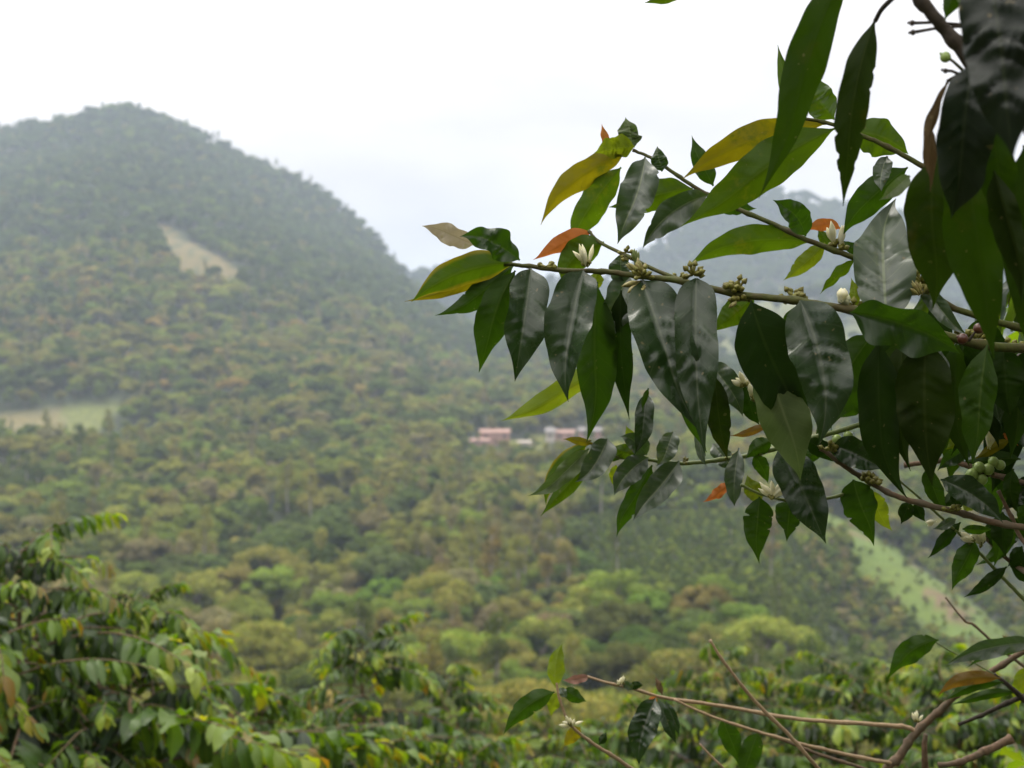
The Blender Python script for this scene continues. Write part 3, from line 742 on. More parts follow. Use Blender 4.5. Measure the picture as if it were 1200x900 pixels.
n1 = t.noise(.35, 8, tc.outputs['Object'], .7); n2 = t.noise(.03, 6, tc.outputs['Object'], .7); n3 = t.noise(9, 5, tc.outputs['Object'], .7)
c = t.mixc(t.ramp(n1, .3, .7), t.mixc(1, at.outputs['Color'], (.6, .62, .6), 'MULTIPLY'), t.mixc(1, at.outputs['Color'], (1.35, 1.3, 1.1), 'MULTIPLY'))
c = t.mixc(t.math('MULTIPLY', t.ramp(n2, .45, .7), .35), c, t.mixc(1, at.outputs['Color'], (1.5, 1.15, .8), 'MULTIPLY'))
c = t.mixc(t.math('MULTIPLY', t.ramp(n3, .4, .6), .4), c, t.mixc(1, c, (.6, .6, .6), 'MULTIPLY'))
b = t.add('ShaderNodeBump'); b.inputs['Strength'].default_value = .8; b.inputs['Distance'].default_value = 1.5; t.lk(n1, b.inputs['Height'])
p = t.add('ShaderNodeBsdfPrincipled'); t.lk(c, p.inputs['Base Color']); p.inputs['Roughness'].default_value = .95; t.lk(b.outputs[0], p.inputs['Normal']); t.lk(p.outputs[0], t.out.inputs[0])
terr = mesh_obj('terrain', V, Fc, t.m, col=cols)
tag(terr, 'green valley floor and mountain slopes under the forest', kind='structure')

# ------------------------------------------------------------------ forest trees
def tree_mats(inst):
    t = NT('tree_foliage_' + ('mass' if inst else 'single'))
    if inst:
        at = t.add('ShaderNodeAttribute'); at.attribute_type = 'INSTANCER'; at.attribute_name = 'tcol'; base = at.outputs['Color']
    else:
        base = t.add('ShaderNodeObjectInfo').outputs['Color']
    ca = t.add('ShaderNodeAttribute'); ca.attribute_name = 'tint'
    c = t.mixc(1, base, ca.outputs['Color'], 'MULTIPLY')
    p = t.add('ShaderNodeBsdfPrincipled'); t.lk(c, p.inputs['Base Color']); p.inputs['Roughness'].default_value = .8; p.inputs['Specular IOR Level'].default_value = .08
    tl = t.add('ShaderNodeBsdfTranslucent'); t.lk(t.mixc(1, c, (1.2, 1.5, .6), 'MULTIPLY'), tl.inputs['Color'])
    mx = t.add('ShaderNodeMixShader'); mx.inputs[0].default_value = .3
    t.lk(p.outputs[0], mx.inputs[1]); t.lk(tl.outputs[0], mx.inputs[2]); t.lk(mx.outputs[0], t.out.inputs[0])
    return t.m
FOL_S, FOL_M = tree_mats(False), tree_mats(True)

def crown_arrays(lobes, ncard, size, rs_, core=True):
    """lobes: (cx,cy,cz,rx,ry,rz,hue)"""
    g = np.random.default_rng(rs_)
    L = np.array([l[:6] for l in lobes]); hue = np.array([l[6] for l in lobes])
    area = (L[:, 3] * L[:, 4] + L[:, 3] * L[:, 5] + L[:, 4] * L[:, 5]); pr = area / area.sum()
    k = g.choice(len(lobes), ncard, p=pr)
    d = g.normal(size=(ncard, 3)); d[:, 2] = np.where(d[:, 2] < 0, d[:, 2] * .55, d[:, 2]); d /= np.linalg.norm(d, axis=1)[:, None]
    rad = 1 - np.abs(g.normal(0, .12, ncard)) + g.normal(0, .05, ncard)
    c = L[k, :3] + d * L[k, 3:] * rad[:, None]
    nrm = d / L[k, 3:]; nrm /= np.linalg.norm(nrm, axis=1)[:, None]
    nrm = nrm + g.normal(0, .45, (ncard, 3)); nrm /= np.linalg.norm(nrm, axis=1)[:, None]
    u = np.cross(nrm, g.normal(size=(ncard, 3))); u /= np.linalg.norm(u, axis=1)[:, None]
    v = np.cross(nrm, u); s = size * g.uniform(.6, 1.35, ncard)[:, None]
    q = np.stack([c - u * s * .5, c - v * s * .34, c + u * s * .5, c + v * s * .34], 1).reshape(-1, 3)
    f = np.arange(ncard * 4).reshape(-1, 4)
    b = hue[k] * g.uniform(.72, 1.3, ncard)
    col = np.stack([b * g.uniform(.9, 1.15, ncard), b, b * g.uniform(.8, 1.1, ncard)], 1).repeat(4, 0)
    Vv = [q]; Ff = [f.tolist()]; Cc = [col]
    if core:
        for l in lobes:
            base = sum(len(x) for x in Vv); n1, n2 = 8, 6; pts = []
            for i in range(n2 + 1):
                th = math.pi * i / n2
                for j in range(n1):
                    ph = 2 * math.pi * j / n1; m = .80 * g.uniform(.86, 1.06)
                    pts.append((l[0] + l[3] * m * math.sin(th) * math.cos(ph), l[1] + l[4] * m * math.sin(th) * math.sin(ph), l[2] + l[5] * m * math.cos(th)))
            fs = []
            for i in range(n2):
                for j in range(n1):
                    fs.append([base + i * n1 + j, base + (i + 1) * n1 + j, base + (i + 1) * n1 + (j + 1) % n1, base + i * n1 + (j + 1) % n1])
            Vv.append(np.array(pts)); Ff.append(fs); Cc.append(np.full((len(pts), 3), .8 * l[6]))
    return np.concatenate(Vv), [tuple(x) for y in Ff for x in y], np.concatenate(Cc)

def trunk_geo(h, r, limbs, rng, lean=.04):
    top = Vector((rng.uniform(-lean, lean) * h, rng.uniform(-lean, lean) * h, h))
    parts = [tube(spline([Vector((0, 0, -1.5)), Vector((top.x * .2 + rng.uniform(-.1, .1), top.y * .3, h * .45)), top], 4), list(np.linspace(r, r * .4, 9)), 7)]
    for (lx, ly, lz) in limbs:
        s = Vector((top.x * .5, top.y * .5, min(h * .9, lz * .55)))
        e = Vector((lx, ly, lz)); m = s.lerp(e, .5) + Vector((0, 0, .1 * h))
        parts.append(tube(spline([s, m, e], 3), list(np.linspace(r * .45, r * .12, 7)), 5))
    return join(parts)

def make_proto(kind, seed):
    """returns (crownV, crownF, crownC, trunkV, trunkF, pale)"""
    rng = random.Random(seed); lobes = []; pale = False
    if kind == 'dome':
        h = rng.uniform(8.5, 10.5); R = rng.uniform(4.2, 5.4); n = 26
        for i in range(n):
            a = rng.uniform(0, 6.28); q = math.sqrt(rng.random()) * R * .86
            z = h - (q / R) ** 2 * R * .66 - rng.uniform(.5, 1.7); r = rng.uniform(.75, 1.5)
            lobes.append((q * math.cos(a), q * math.sin(a), z, r, r, r * .78, rng.uniform(.8, 1.18)))
        lobes.append((0, 0, h * .55, R * .62, R * .62, h * .26, .85)); nc, sz = 7800, .33
    elif kind == 'oval':
        h = rng.uniform(8, 10); R = rng.uniform(2.6, 3.3); n = 12
        for i in range(n):
            z = rng.uniform(.35, .92) * h; w = R * math.sin(math.pi * min(1, (z / h - .12) / .95)) ; a = rng.uniform(0, 6.28); r = rng.uniform(.9, 1.5)
            lobes.append((w * .7 * math.cos(a), w * .7 * math.sin(a), z - .4, r, r, r * .95, rng.uniform(.78, 1.2)))
        lobes.append((0, 0, h * .55, R * .6, R * .6, h * .33, .85)); nc, sz = 3800, .38
    elif kind == 'umbrella':
        h = rng.uniform(9, 11); R = rng.uniform(5, 6.4); n = 17
        for i in range(n):
            a = rng.uniform(0, 6.28); q = math.sqrt(rng.random()) * R * .85; z = h - (q / R) ** 2 * 3.4 - rng.uniform(.3, 2.2)
            r = rng.uniform(1.3, 2.1); lobes.append((q * math.cos(a), q * math.sin(a), z, r, r, r * .58, rng.uniform(.8, 1.2)))
        nc, sz = 4600, .40
    elif kind == 'slender':
        h = rng.uniform(12, 15); pale = True; n = 12
        for i in range(n):
            z = rng.uniform(.45, .97) * h; a = rng.uniform(0, 6.28); q = rng.uniform(.2, 2.1) * (1.25 - z / h * .7); r = rng.uniform(.5, 1.05)
            lobes.append((q * math.cos(a), q * math.sin(a), z, r, r, r * 1.15, rng.uniform(.8, 1.2)))
        nc, sz = 1500, .34
    elif kind == 'banana':
        h = rng.uniform(3.5, 4.5); n = 0
    elif kind == 'shrub':
        h = rng.uniform(1.9, 2.4)
        for i in range(6):
            z = rng.uniform(.3, .9) * h; a = rng.uniform(0, 6.28); q = (1.1 - z / h) * .8; r = rng.uniform(.32, .55)
            lobes.append((q * math.cos(a), q * math.sin(a), z, r, r, r * .9, rng.uniform(.75, 1.25)))
        nc, sz = 420, .24
    if kind == 'banana':
        Vb = []; Fb = []; Cb = []
        for i in range(11):
            a = i * 2.4; ln = rng.uniform(2.2, 3.2); up = rng.uniform(.6, 1.3); wd = .32
            d = Vector((math.cos(a), math.sin(a), 0)); sd = Vector((-d.y, d.x, 0)); o = len(Vb)
            for k in range(7):
                t_ = k / 6; p_ = Vector((0, 0, h * .55)) + d * ln * t_ * .8 + Vector((0, 0, ln * (up * t_ - 1.25 * t_ * t_)))
                w_ = wd * math.sin(math.pi * (.08 + .88 * t_)); Vb += [p_ - sd * w_ + Vector((0, 0, -.1 * w_)), p_ + Vector((0, 0, .08)), p_ + sd * w_]; Cb += [(1.2, 1.2, .9)] * 3
                if k:
                    q_ = o + (k - 1) * 3; Fb += [(q_, q_ + 1, q_ + 4, q_ + 3), (q_ + 1, q_ + 2, q_ + 5, q_ + 4)]
        tv, tf_ = tube([(0, 0, -1), (0, 0, h * .6)], [.16, .1], 7)
        return np.array([tuple(v) for v in Vb]), Fb, np.array(Cb), tv, tf_, False, h
    cv, cf, cc = crown_arrays(lobes, nc, sz, seed, core=kind not in ('umbrella', 'slender'))
    sel = [lobes[i] for i in range(0, len(lobes), 2)][:6]
    tv, tf_ = trunk_geo(h * (.92 if kind == 'slender' else .62), .34 if kind in ('dome', 'umbrella') else .2 if kind != 'shrub' else .05, [l[:3] for l in sel] if kind != 'shrub' else [], rng)
    return cv, cf, cc, tv, tf_, pale, h

PROTO = {}
PC = bpy.data.collections.new('tree_sources')   # only the uncounted forest masses draw from it
names = []
def add_proto(kind, seed, idx):
    cv, cf, cc, tv, tf_, pale, h = make_proto(kind, seed)
    def mk(nm, V, Fc, mats, col=None, mi=None):
        me = bpy.data.meshes.new(nm); me.from_pydata([tuple(v) for v in V], [], Fc)
        for m in mats: me.materials.append(m)
        a = me.color_attributes.new('tint', 'FLOAT_COLOR', 'POINT'); cc_ = np.ones((len(V), 4), np.float32)
        if col is not None: cc_[:len(col), :3] = col
        a.data.foreach_set('color', cc_.ravel())
        if mi is not None: me.polygons.foreach_set('material_index', mi)
        me.update(); return me
    crown = mk('crown', cv, cf, [FOL_S], cc); trunk = mk('trunk', tv, tf_, [TRUNK_PALE if pale else TRUNK])
    trunk.polygons.foreach_set('use_smooth', [True] * len(trunk.polygons))
    n = len(cv); fv = cf + [tuple(i + n for i in f) for f in tf_]
    both = mk('mass_tree', list(map(tuple, cv)) + [tuple(v) for v in tv], fv, [FOL_M, TRUNK_PALE if pale else TRUNK], cc, [0] * len(cf) + [1] * len(tf_))
    o = bpy.data.objects.new('tree_source_%02d' % idx, both); PC.objects.link(o)
    PROTO.setdefault(kind, []).append((crown, trunk, idx, h))
idx = 0
for kind, n in (('dome', 5), ('oval', 3), ('umbrella', 3), ('slender', 3), ('banana', 1), ('shrub', 3)):
    for k in range(n): add_proto(kind, 100 + idx * 7, idx); idx += 1

COLS = {'olive': (.200, .190, .046), 'yellow-green': (.215, .228, .044), 'dark green': (.082, .115, .020), 'fresh green': (.165, .210, .034), 'blue-green': (.105, .140, .040), 'grey-brown': (.205, .185, .088), 'orange-tinged': (.29, .22, .07), 'bright green': (.19, .28, .04), 'red-brown': (.15, .06, .03)}
def pick_color(kind, rng):
    if kind == 'banana': return 'bright green'
    if kind == 'slender': return rng.choices(['grey-brown', 'olive', 'dark green', 'blue-green'], [2, 3, 2, 1])[0]
    return rng.choices(['olive', 'yellow-green', 'dark green', 'fresh green', 'blue-green', 'grey-brown', 'orange-tinged'], [5, 3.5, 3.5, 4, 1.5, 2.2, .25])[0]
spots = []
trng = random.Random(11)
Y = 108.0
while Y < 1320:
    step = (5.0 + Y * .0020) if Y < 500 else 6.2
    xl, xr = (-60 - CX) / F * Y - 4, (1260 - CX) / F * Y + 4
    X = xl + trng.uniform(0, step)
    while X < xr:
        px, py = X + trng.gauss(0, 1.7), Y + trng.gauss(0, 1.7)
        x = CX + F * px / py; n = noise.noise(Vector((px / 45, py / 45, 9)))
        cov = cover(px, py)[1]
        X += step * trng.uniform(.75, 1.3)
        D = float(np.interp(x, DX, DY))
        if py > D + 12: continue
        kind = trng.choices(['dome', 'oval', 'umbrella', 'slender', 'banana'], [5.5, 2.8, 1.3, 1.1, .35])[0]
        if cov == 0: continue
        if noise.noise(Vector((px / 13, py / 13, 33))) > .42: continue
        if cov == 2:
            if trng.random() > .022: continue
            kind = trng.choice(['slender', 'oval'])
        if py > 600 and kind == 'banana': kind = 'oval'
        cn = noise.noise(Vector((px / 30, py / 30, 21)))
        colr = pick_color(kind, trng)
        if cn > .14 and kind != 'slender': colr = trng.choice(['yellow-green', 'olive', 'fresh green'])
        elif cn < -.22 and kind != 'slender': colr = trng.choice(['dark green', 'blue-green', 'dark green'])
        if 520 < py < 850 and x < 420 and trng.random() < .05: colr = 'orange-tinged'
        if py > 800 + 90 * cn: colr = trng.choices(['dark green', 'blue-green', 'olive', 'fresh green'], [7, 7, .7, .6])[0]  # upper slope trees coloured darker and bluer to stand in for haze
        s = trng.choice((trng.uniform(.5, .95), trng.uniform(.7, 1.15)))
        if py < 330 and trng.random() < .07: s *= 1.35
        if 470 < x < 900 and 215 < py < 340 and trng.random() < .22 and cov == 1: kind = 'slender'; colr = trng.choice(['grey-brown', 'olive', 'grey-brown']); s = trng.uniform(.85, 1.15)
        # keep the houses, the field and the spur open to view
        for (hx, hy) in HOUSES:
            if abs(px - hx * py / hy) < 12 and hy - 95 < py < hy: s *= .42 if py > hy - 50 else .6
        if x < 190 and 440 < py < 512: s *= .42
        if seg_dist(px, py, SPURW) < 38 and py < 330 and px > 30: s *= .42
        spots.append((py, px, x, kind, colr, s, trng.uniform(0, 6.28), trng.randrange(99)))
    Y += step * .82
spots.sort()
# the ones that show largest become objects of their own
def hidden(x, Y, z, h):
    yt = CY - (z + h - EYE) / F ** -1 / Y if False else CY + (EYE - z - h) * F / Y
    if x < 230 and yt > 615: return True
    if x < 330 and yt > 680: return True
    if 330 <= x and yt > 800: return True
    if x < -25 or x > 1225: return True
    return False
ORD = ['first', 'second', 'third', 'fourth', 'fifth', 'sixth', 'seventh', 'eighth', 'ninth', 'tenth', 'eleventh', 'twelfth', 'thirteenth', 'fourteenth', 'fifteenth']
SHAPE = {'dome': 'domed', 'oval': 'oval-crowned', 'umbrella': 'flat-topped', 'slender': 'slender pale-trunked', 'banana': 'big-leaved banana'}
NAME = {'dome': 'broadleaf_tree', 'oval': 'broadleaf_tree', 'umbrella': 'shade_tree', 'slender': 'slender_tree', 'banana': 'banana_plant'}
single = []; mass = []
for sp in spots:
    py, px, x, kind, colr, s, rot, k = sp
    pr = PROTO[kind][k % len(PROTO[kind])]; z = ground(px, py)
    rec = (px, py, z, x, kind, colr, s, rot, pr)
    if len(single) < 290 and not hidden(x, py, z, pr[3] * s): single.append(rec)
    else: mass.append(rec)
YL = [r[1] for r in single]; far_y = max(YL)
cuts = [0, 128, 146, 164, 182, 200, 218, 9999]
BAND = ['just above the bushes', 'one row above that', 'low in the valley', 'in mid valley', 'at the slope foot', 'low on the slope', 'up the slope']
cells = {}
for r in single:
    bnd = max(i for i in range(7) if r[1] >= cuts[i]); cells.setdefault((bnd, r[4], r[5]), []).append(r)
for (bnd, kind, colr), L in cells.items():
    L.sort(key=lambda r: r[3])
    for i, r in enumerate(L):
        px, py, z, x, _, _, s, rot, pr = r
        e = empty(NAME[kind], (px, py, z)); e.rotation_euler = (0, 0, rot); e.scale = (s, s, s * (.9 + .2 * ((i * 37) % 10) / 10))
        where = BAND[bnd]
        if len(L) == 1: lab = 'the only %s %s tree %s' % (colr, SHAPE[kind], where)
        else: lab = '%s from left of the %s %s trees %s' % (ORD[min(i, 14)] if i < 15 else 'last', colr, SHAPE[kind], where)
        lab = lab.replace('banana tree', 'banana plant')
        tag(e, lab, 'tree' if kind != 'banana' else 'banana plant', 'forest trees across the valley')
        base = COLS[colr]; j = [trng.uniform(.85, 1.18) for _ in range(3)]
        for nm, me in (('crown', pr[0]), ('trunk', pr[1])):
            c = bpy.data.objects.new(nm, me); C.objects.link(c); c.parent = e
            c.color = (base[0] * j[0], base[1] * j[1], base[2] * j[0], 1)

def scatter(name, recs, label, size=None):
    me = bpy.data.meshes.new(name); me.from_pydata([(r[0], r[1], r[2]) for r in recs], [], [])
    n = len(recs)
    a = me.attributes.new('pidx', 'INT', 'POINT'); a.data.foreach_set('value', [r[8][2] for r in recs])
    a = me.attributes.new('prot', 'FLOAT_VECTOR', 'POINT'); a.data.foreach_set('vector', np.array([(0, 0, r[7]) for r in recs], np.float32).ravel())
    a = me.attributes.new('pscl', 'FLOAT_VECTOR', 'POINT'); a.data.foreach_set('vector', np.array([(r[6],) * 3 for r in recs], np.float32).ravel())
    cl = []
    for r in recs:
        b = COLS[r[5]]; j = trng.uniform(.82, 1.2); cl.append((b[0] * j * trng.uniform(.93, 1.08), b[1] * j, b[2] * j, 1))
    a = me.attributes.new('tcol', 'FLOAT_COLOR', 'POINT'); a.data.foreach_set('color', np.array(cl, np.float32).ravel())
    o = bpy.data.objects.new(name, me); C.objects.link(o)
    ng = bpy.data.node_groups.new(name, 'GeometryNodeTree')
    ng.interface.new_socket('Geometry', in_out='INPUT', socket_type='NodeSocketGeometry'); ng.interface.new_socket('Geometry', in_out='OUTPUT', socket_type='NodeSocketGeometry')
    gi = ng.nodes.new('NodeGroupInput'); go = ng.nodes.new('NodeGroupOutput')
    ci = ng.nodes.new('GeometryNodeCollectionInfo'); ci.inputs[0].default_value = PC; ci.inputs[1].default_value = True; ci.inputs[2].default_value = True
    ip = ng.nodes.new('GeometryNodeInstanceOnPoints'); ip.inputs['Pick Instance'].default_value = True
    def attr(nm, ty):
        nd = ng.nodes.new('GeometryNodeInputNamedAttribute'); nd.data_type = ty; nd.inputs[0].default_value = nm; return nd.outputs[0]
    ng.links.new(gi.outputs[0], ip.inputs['Points']); ng.links.new(ci.outputs[0], ip.inputs['Instance'])
    ng.links.new(attr('pidx', 'INT'), ip.inputs['Instance Index'])
    e2r = ng.nodes.new('FunctionNodeEulerToRotation'); ng.links.new(attr('prot', 'FLOAT_VECTOR'), e2r.inputs[0]); ng.links.new(e2r.outputs[0], ip.inputs['Rotation'])
    ng.links.new(attr('pscl', 'FLOAT_VECTOR'), ip.inputs['Scale'])
    ng.links.new(ip.outputs[0], go.inputs[0])
    m = o.modifiers.new('scatter', 'NODES'); m.node_group = ng
    tag(o, label, kind='stuff'); return o
near_mass = [r for r in mass if r[1] < 500]; far_mass = [r for r in mass if r[1] >= 500]
scatter('forest', near_mass, 'dense mixed forest climbing the lower slopes of the valley')
scatter('forest', far_mass, 'hazy forest covering the mountain up to its ridge')
# trees dotted over the hills behind
hill = []
for i in range(5200):
    far = i > 1100
    Y = trng.uniform(1400, 1735) if far else trng.uniform(960, 1200); x = trng.uniform(470, 1260); X = (x - CX) / F * Y
    if not far and x < 640: continue
    if not far and cover(X, Y)[1] == 3 and trng.random() > .10: continue
    hill.append((X, Y, ground(X, Y), x, 'dome', 'dark green', trng.uniform(.9, 1.5), trng.uniform(0, 6), PROTO['dome'][i % 5]))
scatter('forest', hill, 'scattered woods on the pale hill behind the branch')
shr = []
Y = 188.0
while Y < 335:
    X = (600 - CX) / F * Y
    while X < (1030 - CX) / F * Y:
        px, py = X + trng.gauss(0, .25), Y + trng.gauss(0, .25); x = CX + F * px / py
        if in_plant(x, py) > .45: shr.append((px, py, ground(px, py), x, 'shrub', trng.choice(['dark green', 'dark green', 'fresh green', 'blue-green']), trng.uniform(.75, 1.15), trng.uniform(0, 6), PROTO['shrub'][trng.randrange(3)]))
        X += 1.75
    Y += 2.3
for i in range(130):
    k = trng.uniform(0, len(SPURW) - 1.001); a_, b_ = SPURW[int(k)], SPURW[int(k) + 1]; f_ = k - int(k)
    px, py = a_[0] + (b_[0] - a_[0]) * f_ + trng.gauss(0, 9), a_[1] + (b_[1] - a_[1]) * f_ + trng.gauss(0, 9)
    shr.append((px, py, ground(px, py), 1000, 'shrub', trng.choice(['fresh green', 'olive', 'dark green', 'dark green', 'grey-brown']), trng.uniform(.3, .9), trng.uniform(0, 6), PROTO['shrub'][trng.randrange(3)]))
for i in range(650):
    k = trng.uniform(0, len(SPURW) - 1.001); a_, b_ = SPURW[int(k)], SPURW[int(k) + 1]; f_ = k - int(k)
    px, py = a_[0] + (b_[0] - a_[0]) * f_, a_[1] + (b_[1] - a_[1]) * f_; w_ = trng.choice((-1, 1, -1)) * trng.uniform(15, 34)
    px += w_ * .75; py += w_ * .66
    shr.append((px, py, ground(px, py), 1000, 'shrub', trng.choice(['dark green', 'olive', 'dark green', 'fresh green', 'grey-brown']), trng.uniform(.7, 1.9), trng.uniform(0, 6), PROTO['shrub'][trng.randrange(3)]))
scatter('coffee_plantation', shr, 'close rows of dark coffee shrubs on the far slope')

# ------------------------------------------------------------------ coffee bushes near the camera
def bush_leaf_mat():
    t = NT('bush_leaf'); tc = t.add('ShaderNodeTexCoord'); at = t.add('ShaderNodeAttribute'); at.attribute_name = 'tint'
    geo = t.add('ShaderNodeNewGeometry'); oi = t.add('ShaderNodeObjectInfo')
    sep = t.add('ShaderNodeSeparateXYZ'); t.lk(tc.outputs['UV'], sep.inputs[0])
    s = t.math('ABSOLUTE', t.math('SUBTRACT', sep.outputs[0], .5)); mid = t.math('SUBTRACT', 1, t.ramp(s, .02, .06))
    c = t.mixc(geo.outputs['Backfacing'], at.outputs['Color'], t.mixc(1, at.outputs['Color'], (1.25, 1.2, 1.1), 'MULTIPLY'))
    c = t.mixc(t.math('MULTIPLY', mid, .3), c, (.14, .18, .05))
    c = t.mixc(t.math('MULTIPLY', oi.outputs['Random'], .5), c, t.mixc(1, c, (.8, .9, .85), 'MULTIPLY'))
    p = t.add('ShaderNodeBsdfPrincipled'); t.lk(c, p.inputs['Base Color'])
    t.lk(t.math('ADD', .40, t.math('MULTIPLY', geo.outputs['Backfacing'], .25)), p.inputs['Roughness']); p.inputs['Specular IOR Level'].default_value = .38
    tl = t.add('ShaderNodeBsdfTranslucent'); t.lk(t.mixc(1, c, (2.3, 2.2, .35), 'MULTIPLY'), tl.inputs['Color'])
    mx = t.add('ShaderNodeMixShader'); mx.inputs[0].default_value = .36
    t.lk(p.outputs[0], mx.inputs[1]); t.lk(tl.outputs[0], mx.inputs[2]); t.lk(mx.outputs[0], t.out.inputs[0]); return t.m
BLM = bush_leaf_mat()
BW = np.array([.06, .55, .95, 1.0, .72, .3, .0]); BT = np.array([0, .14, .34, .55, .76, .9, 1.0])
def add_leaf(V, Fc, UV, Cc, base, d, L, w, col, droop, rng):
    side = d.cross(Vector((0, 0, 1))); side = side.normalized() if side.length > .01 else Vector((1, 0, 0))
    side = (side + Vector((0, 0, rng.uniform(-.6, .6)))).normalized()
    o = len(V); p = base.copy(); cur = d.copy(); prev = 0
    for k, t_ in enumerate(BT):
        p = p + cur * L * (t_ - prev); prev = t_
        cur = (cur + Vector((0, 0, -droop * .2))).normalized(); nrm = side.cross(cur).normalized()
        if nrm.z < 0 and k == 0: pass
        hw = w * .5 * BW[k]; wv = .12 * w * math.sin(k * 2.1 + base.x * 90)
        V += [p - side * hw + nrm * (.30 * hw + wv * (k > 0)), p.copy(), p + side * hw + nrm * (.30 * hw - wv * (k > 0))]
        UV += [(0, t_), (.5, t_), (1, t_)]; Cc += [col] * 3
        if k:
            q = o + (k - 1) * 3; Fc += [(q, q + 1, q + 4, q + 3), (q + 1, q + 2, q + 5, q + 4)]
def leaf_color(rng, t_):
    """t_ 0 at the stem, 1 at the young tip"""
    if t_ > .94 and rng.random() < .4: c = rng.choice([(.17, .10, .015), (.15, .12, .015), (.17, .15, .015)])
    elif t_ > .82: c = rng.choice([(.17, .22, .02), (.13, .19, .018), (.19, .20, .02), (.10, .17, .016)])
    elif t_ > .58: c = rng.choice([(.05, .10, .010), (.08, .14, .012), (.035, .075, .010)])
    else: c = rng.choice([(.018, .036, .012), (.022, .045, .012), (.032, .065, .012), (.016, .032, .014), (.05, .09, .02)])
    if rng.random() < .005: c = (.16, .10, .06)
    j = rng.uniform(.8, 1.25); return tuple(x * j for x in c)
def bush_branch(seed, L=.9, pairs=11, rise=.35, lsz=.120):
    """a side branch along +X"""
    rng = random.Random(seed); pts = []
    bend = rng.uniform(.25, .7)
    for i in range(9):
        t_ = i / 8; pts.append(Vector((L * t_, .06 * math.sin(t_ * 3 + seed), L * (rise * t_ - bend * t_ * t_))))
    bv, bf = tube(pts, list(np.linspace(.0055, .0018, 9)), 6)
    V = []; Fc = []; UV = []; Cc = []
    pairs = int(pairs * 1.45)
    for i in range(pairs + 1):
        t_ = .14 + .86 * i / pairs; k = min(7, int(t_ * 8)); f = t_ * 8 - k
        p = pts[k].lerp(pts[k + 1], f) if k < 8 else pts[8]
        tan = (pts[min(8, k + 1)] - pts[k]).normalized()
        if t_ < .4 and rng.random() < .25: continue
        for sg in (-1, 1):
            if rng.random() < .05: continue
            out = Vector((0, sg, 0)); ang = rng.uniform(.05, 1.2)
            d = (out * math.cos(ang) + tan * math.sin(ang) * rng.uniform(.2, 1.3) + Vector((rng.gauss(0, .2), rng.gauss(0, .2), rng.uniform(-1.1, .35)))).normalized()
            sz = lsz * rng.uniform(.75, 1.2) * (1 if t_ < .8 else .78)
            if t_ > .8: d = (d + Vector((0, 0, .35)) + tan * .5).normalized()
            add_leaf(V, Fc, UV, Cc, p, d, sz, sz * rng.uniform(.36, .48), leaf_color(rng, t_), rng.uniform(.3, 2.6), rng)
    me = bpy.data.meshes.new('foliage'); me.from_pydata([tuple(v) for v in V], [], Fc)
    me.polygons.foreach_set('use_smooth', [True] * len(me.polygons))
    l = me.uv_layers.new(name='UVMap'); vi = np.empty(len(me.loops), np.int32); me.loops.foreach_get('vertex_index', vi); l.data.foreach_set('uv', np.asarray(UV, np.float32)[vi].ravel())
    a = me.color_attributes.new('tint', 'FLOAT_COLOR', 'POINT'); c = np.ones((len(V), 4), np.float32); c[:, :3] = Cc; a.data.foreach_set('color', c.ravel())
    me.materials.append(BLM)
    mb = bpy.data.meshes.new('branch'); mb.from_pydata([tuple(v) for v in bv], [], bf); mb.materials.append(BK_BROWN); mb.polygons.foreach_set('use_smooth', [True] * len(bf))
    return mb, me
BR = [bush_branch(s, L=l, pairs=p, rise=r_) for s, l, p, r_ in ((1, .95, 14, .40), (2, .8, 12, .3), (3, 1.05, 15, .42), (4, .75, 11, .45), (5, .9, 14, .2), (6, .7, 10, .5), (7, 1.0, 15, .35))]
def bush(X, Y, top, R, nb, label, seed, aim=None):
    rng = random.Random(seed); g = ground(X, Y); H = top - g
    e = empty('coffee_bush', (X, Y, g)); tag(e, label, 'coffee bush', 'coffee bushes below the camera')
    sv, sf = tube(spline([(0, 0, -.05), (rng.uniform(-.05, .05), rng.uniform(-.05, .05), H * .5), (rng.uniform(-.08, .08), rng.uniform(-.08, .08), H * .9)], 5), list(np.linspace(.022, .007, 11)), 8)
    me = bpy.data.meshes.new('stem'); me.from_pydata([tuple(v) for v in sv], [], sf); me.materials.append(BK_BROWN)
    s = bpy.data.objects.new('stem', me); C.objects.link(s); s.parent = e
    for i in range(nb):
        q = (i + .5) / nb; z = H * (.22 + .76 * q ** .8); k = rng.randrange(len(BR)); a = i * 2.39996 + rng.uniform(-.3, .3)
        rad = R * (1.0 - .62 * max(0, (q - .45) / .55) ** 1.6) / .9 * (.78 if q > .85 else 1)
        b = bpy.data.objects.new('branch', BR[k][0]); C.objects.link(b); b.parent = e
        b.location = (0, 0, z); tilt = -.02 - .20 * max(0, q - .6) / .4 * rng.uniform(.3, 1.2)
        b.rotation_euler = (rng.uniform(-.5, .5), tilt + rng.uniform(-.2, .3), a); sc = rad * rng.uniform(.62, 1.12); b.scale = (sc, sc ** .5, sc ** .5)
        f = bpy.data.objects.new('foliage', BR[k][1]); C.objects.link(f); f.parent = b
    return e
def bush_px(x, ytop, d, R, nb, label, seed):
    ytop += 34 if x < 330 else -22
    return bush((x - CX) / F * d, d, EYE + (CY - ytop) / F * d, R, nb, label, seed)
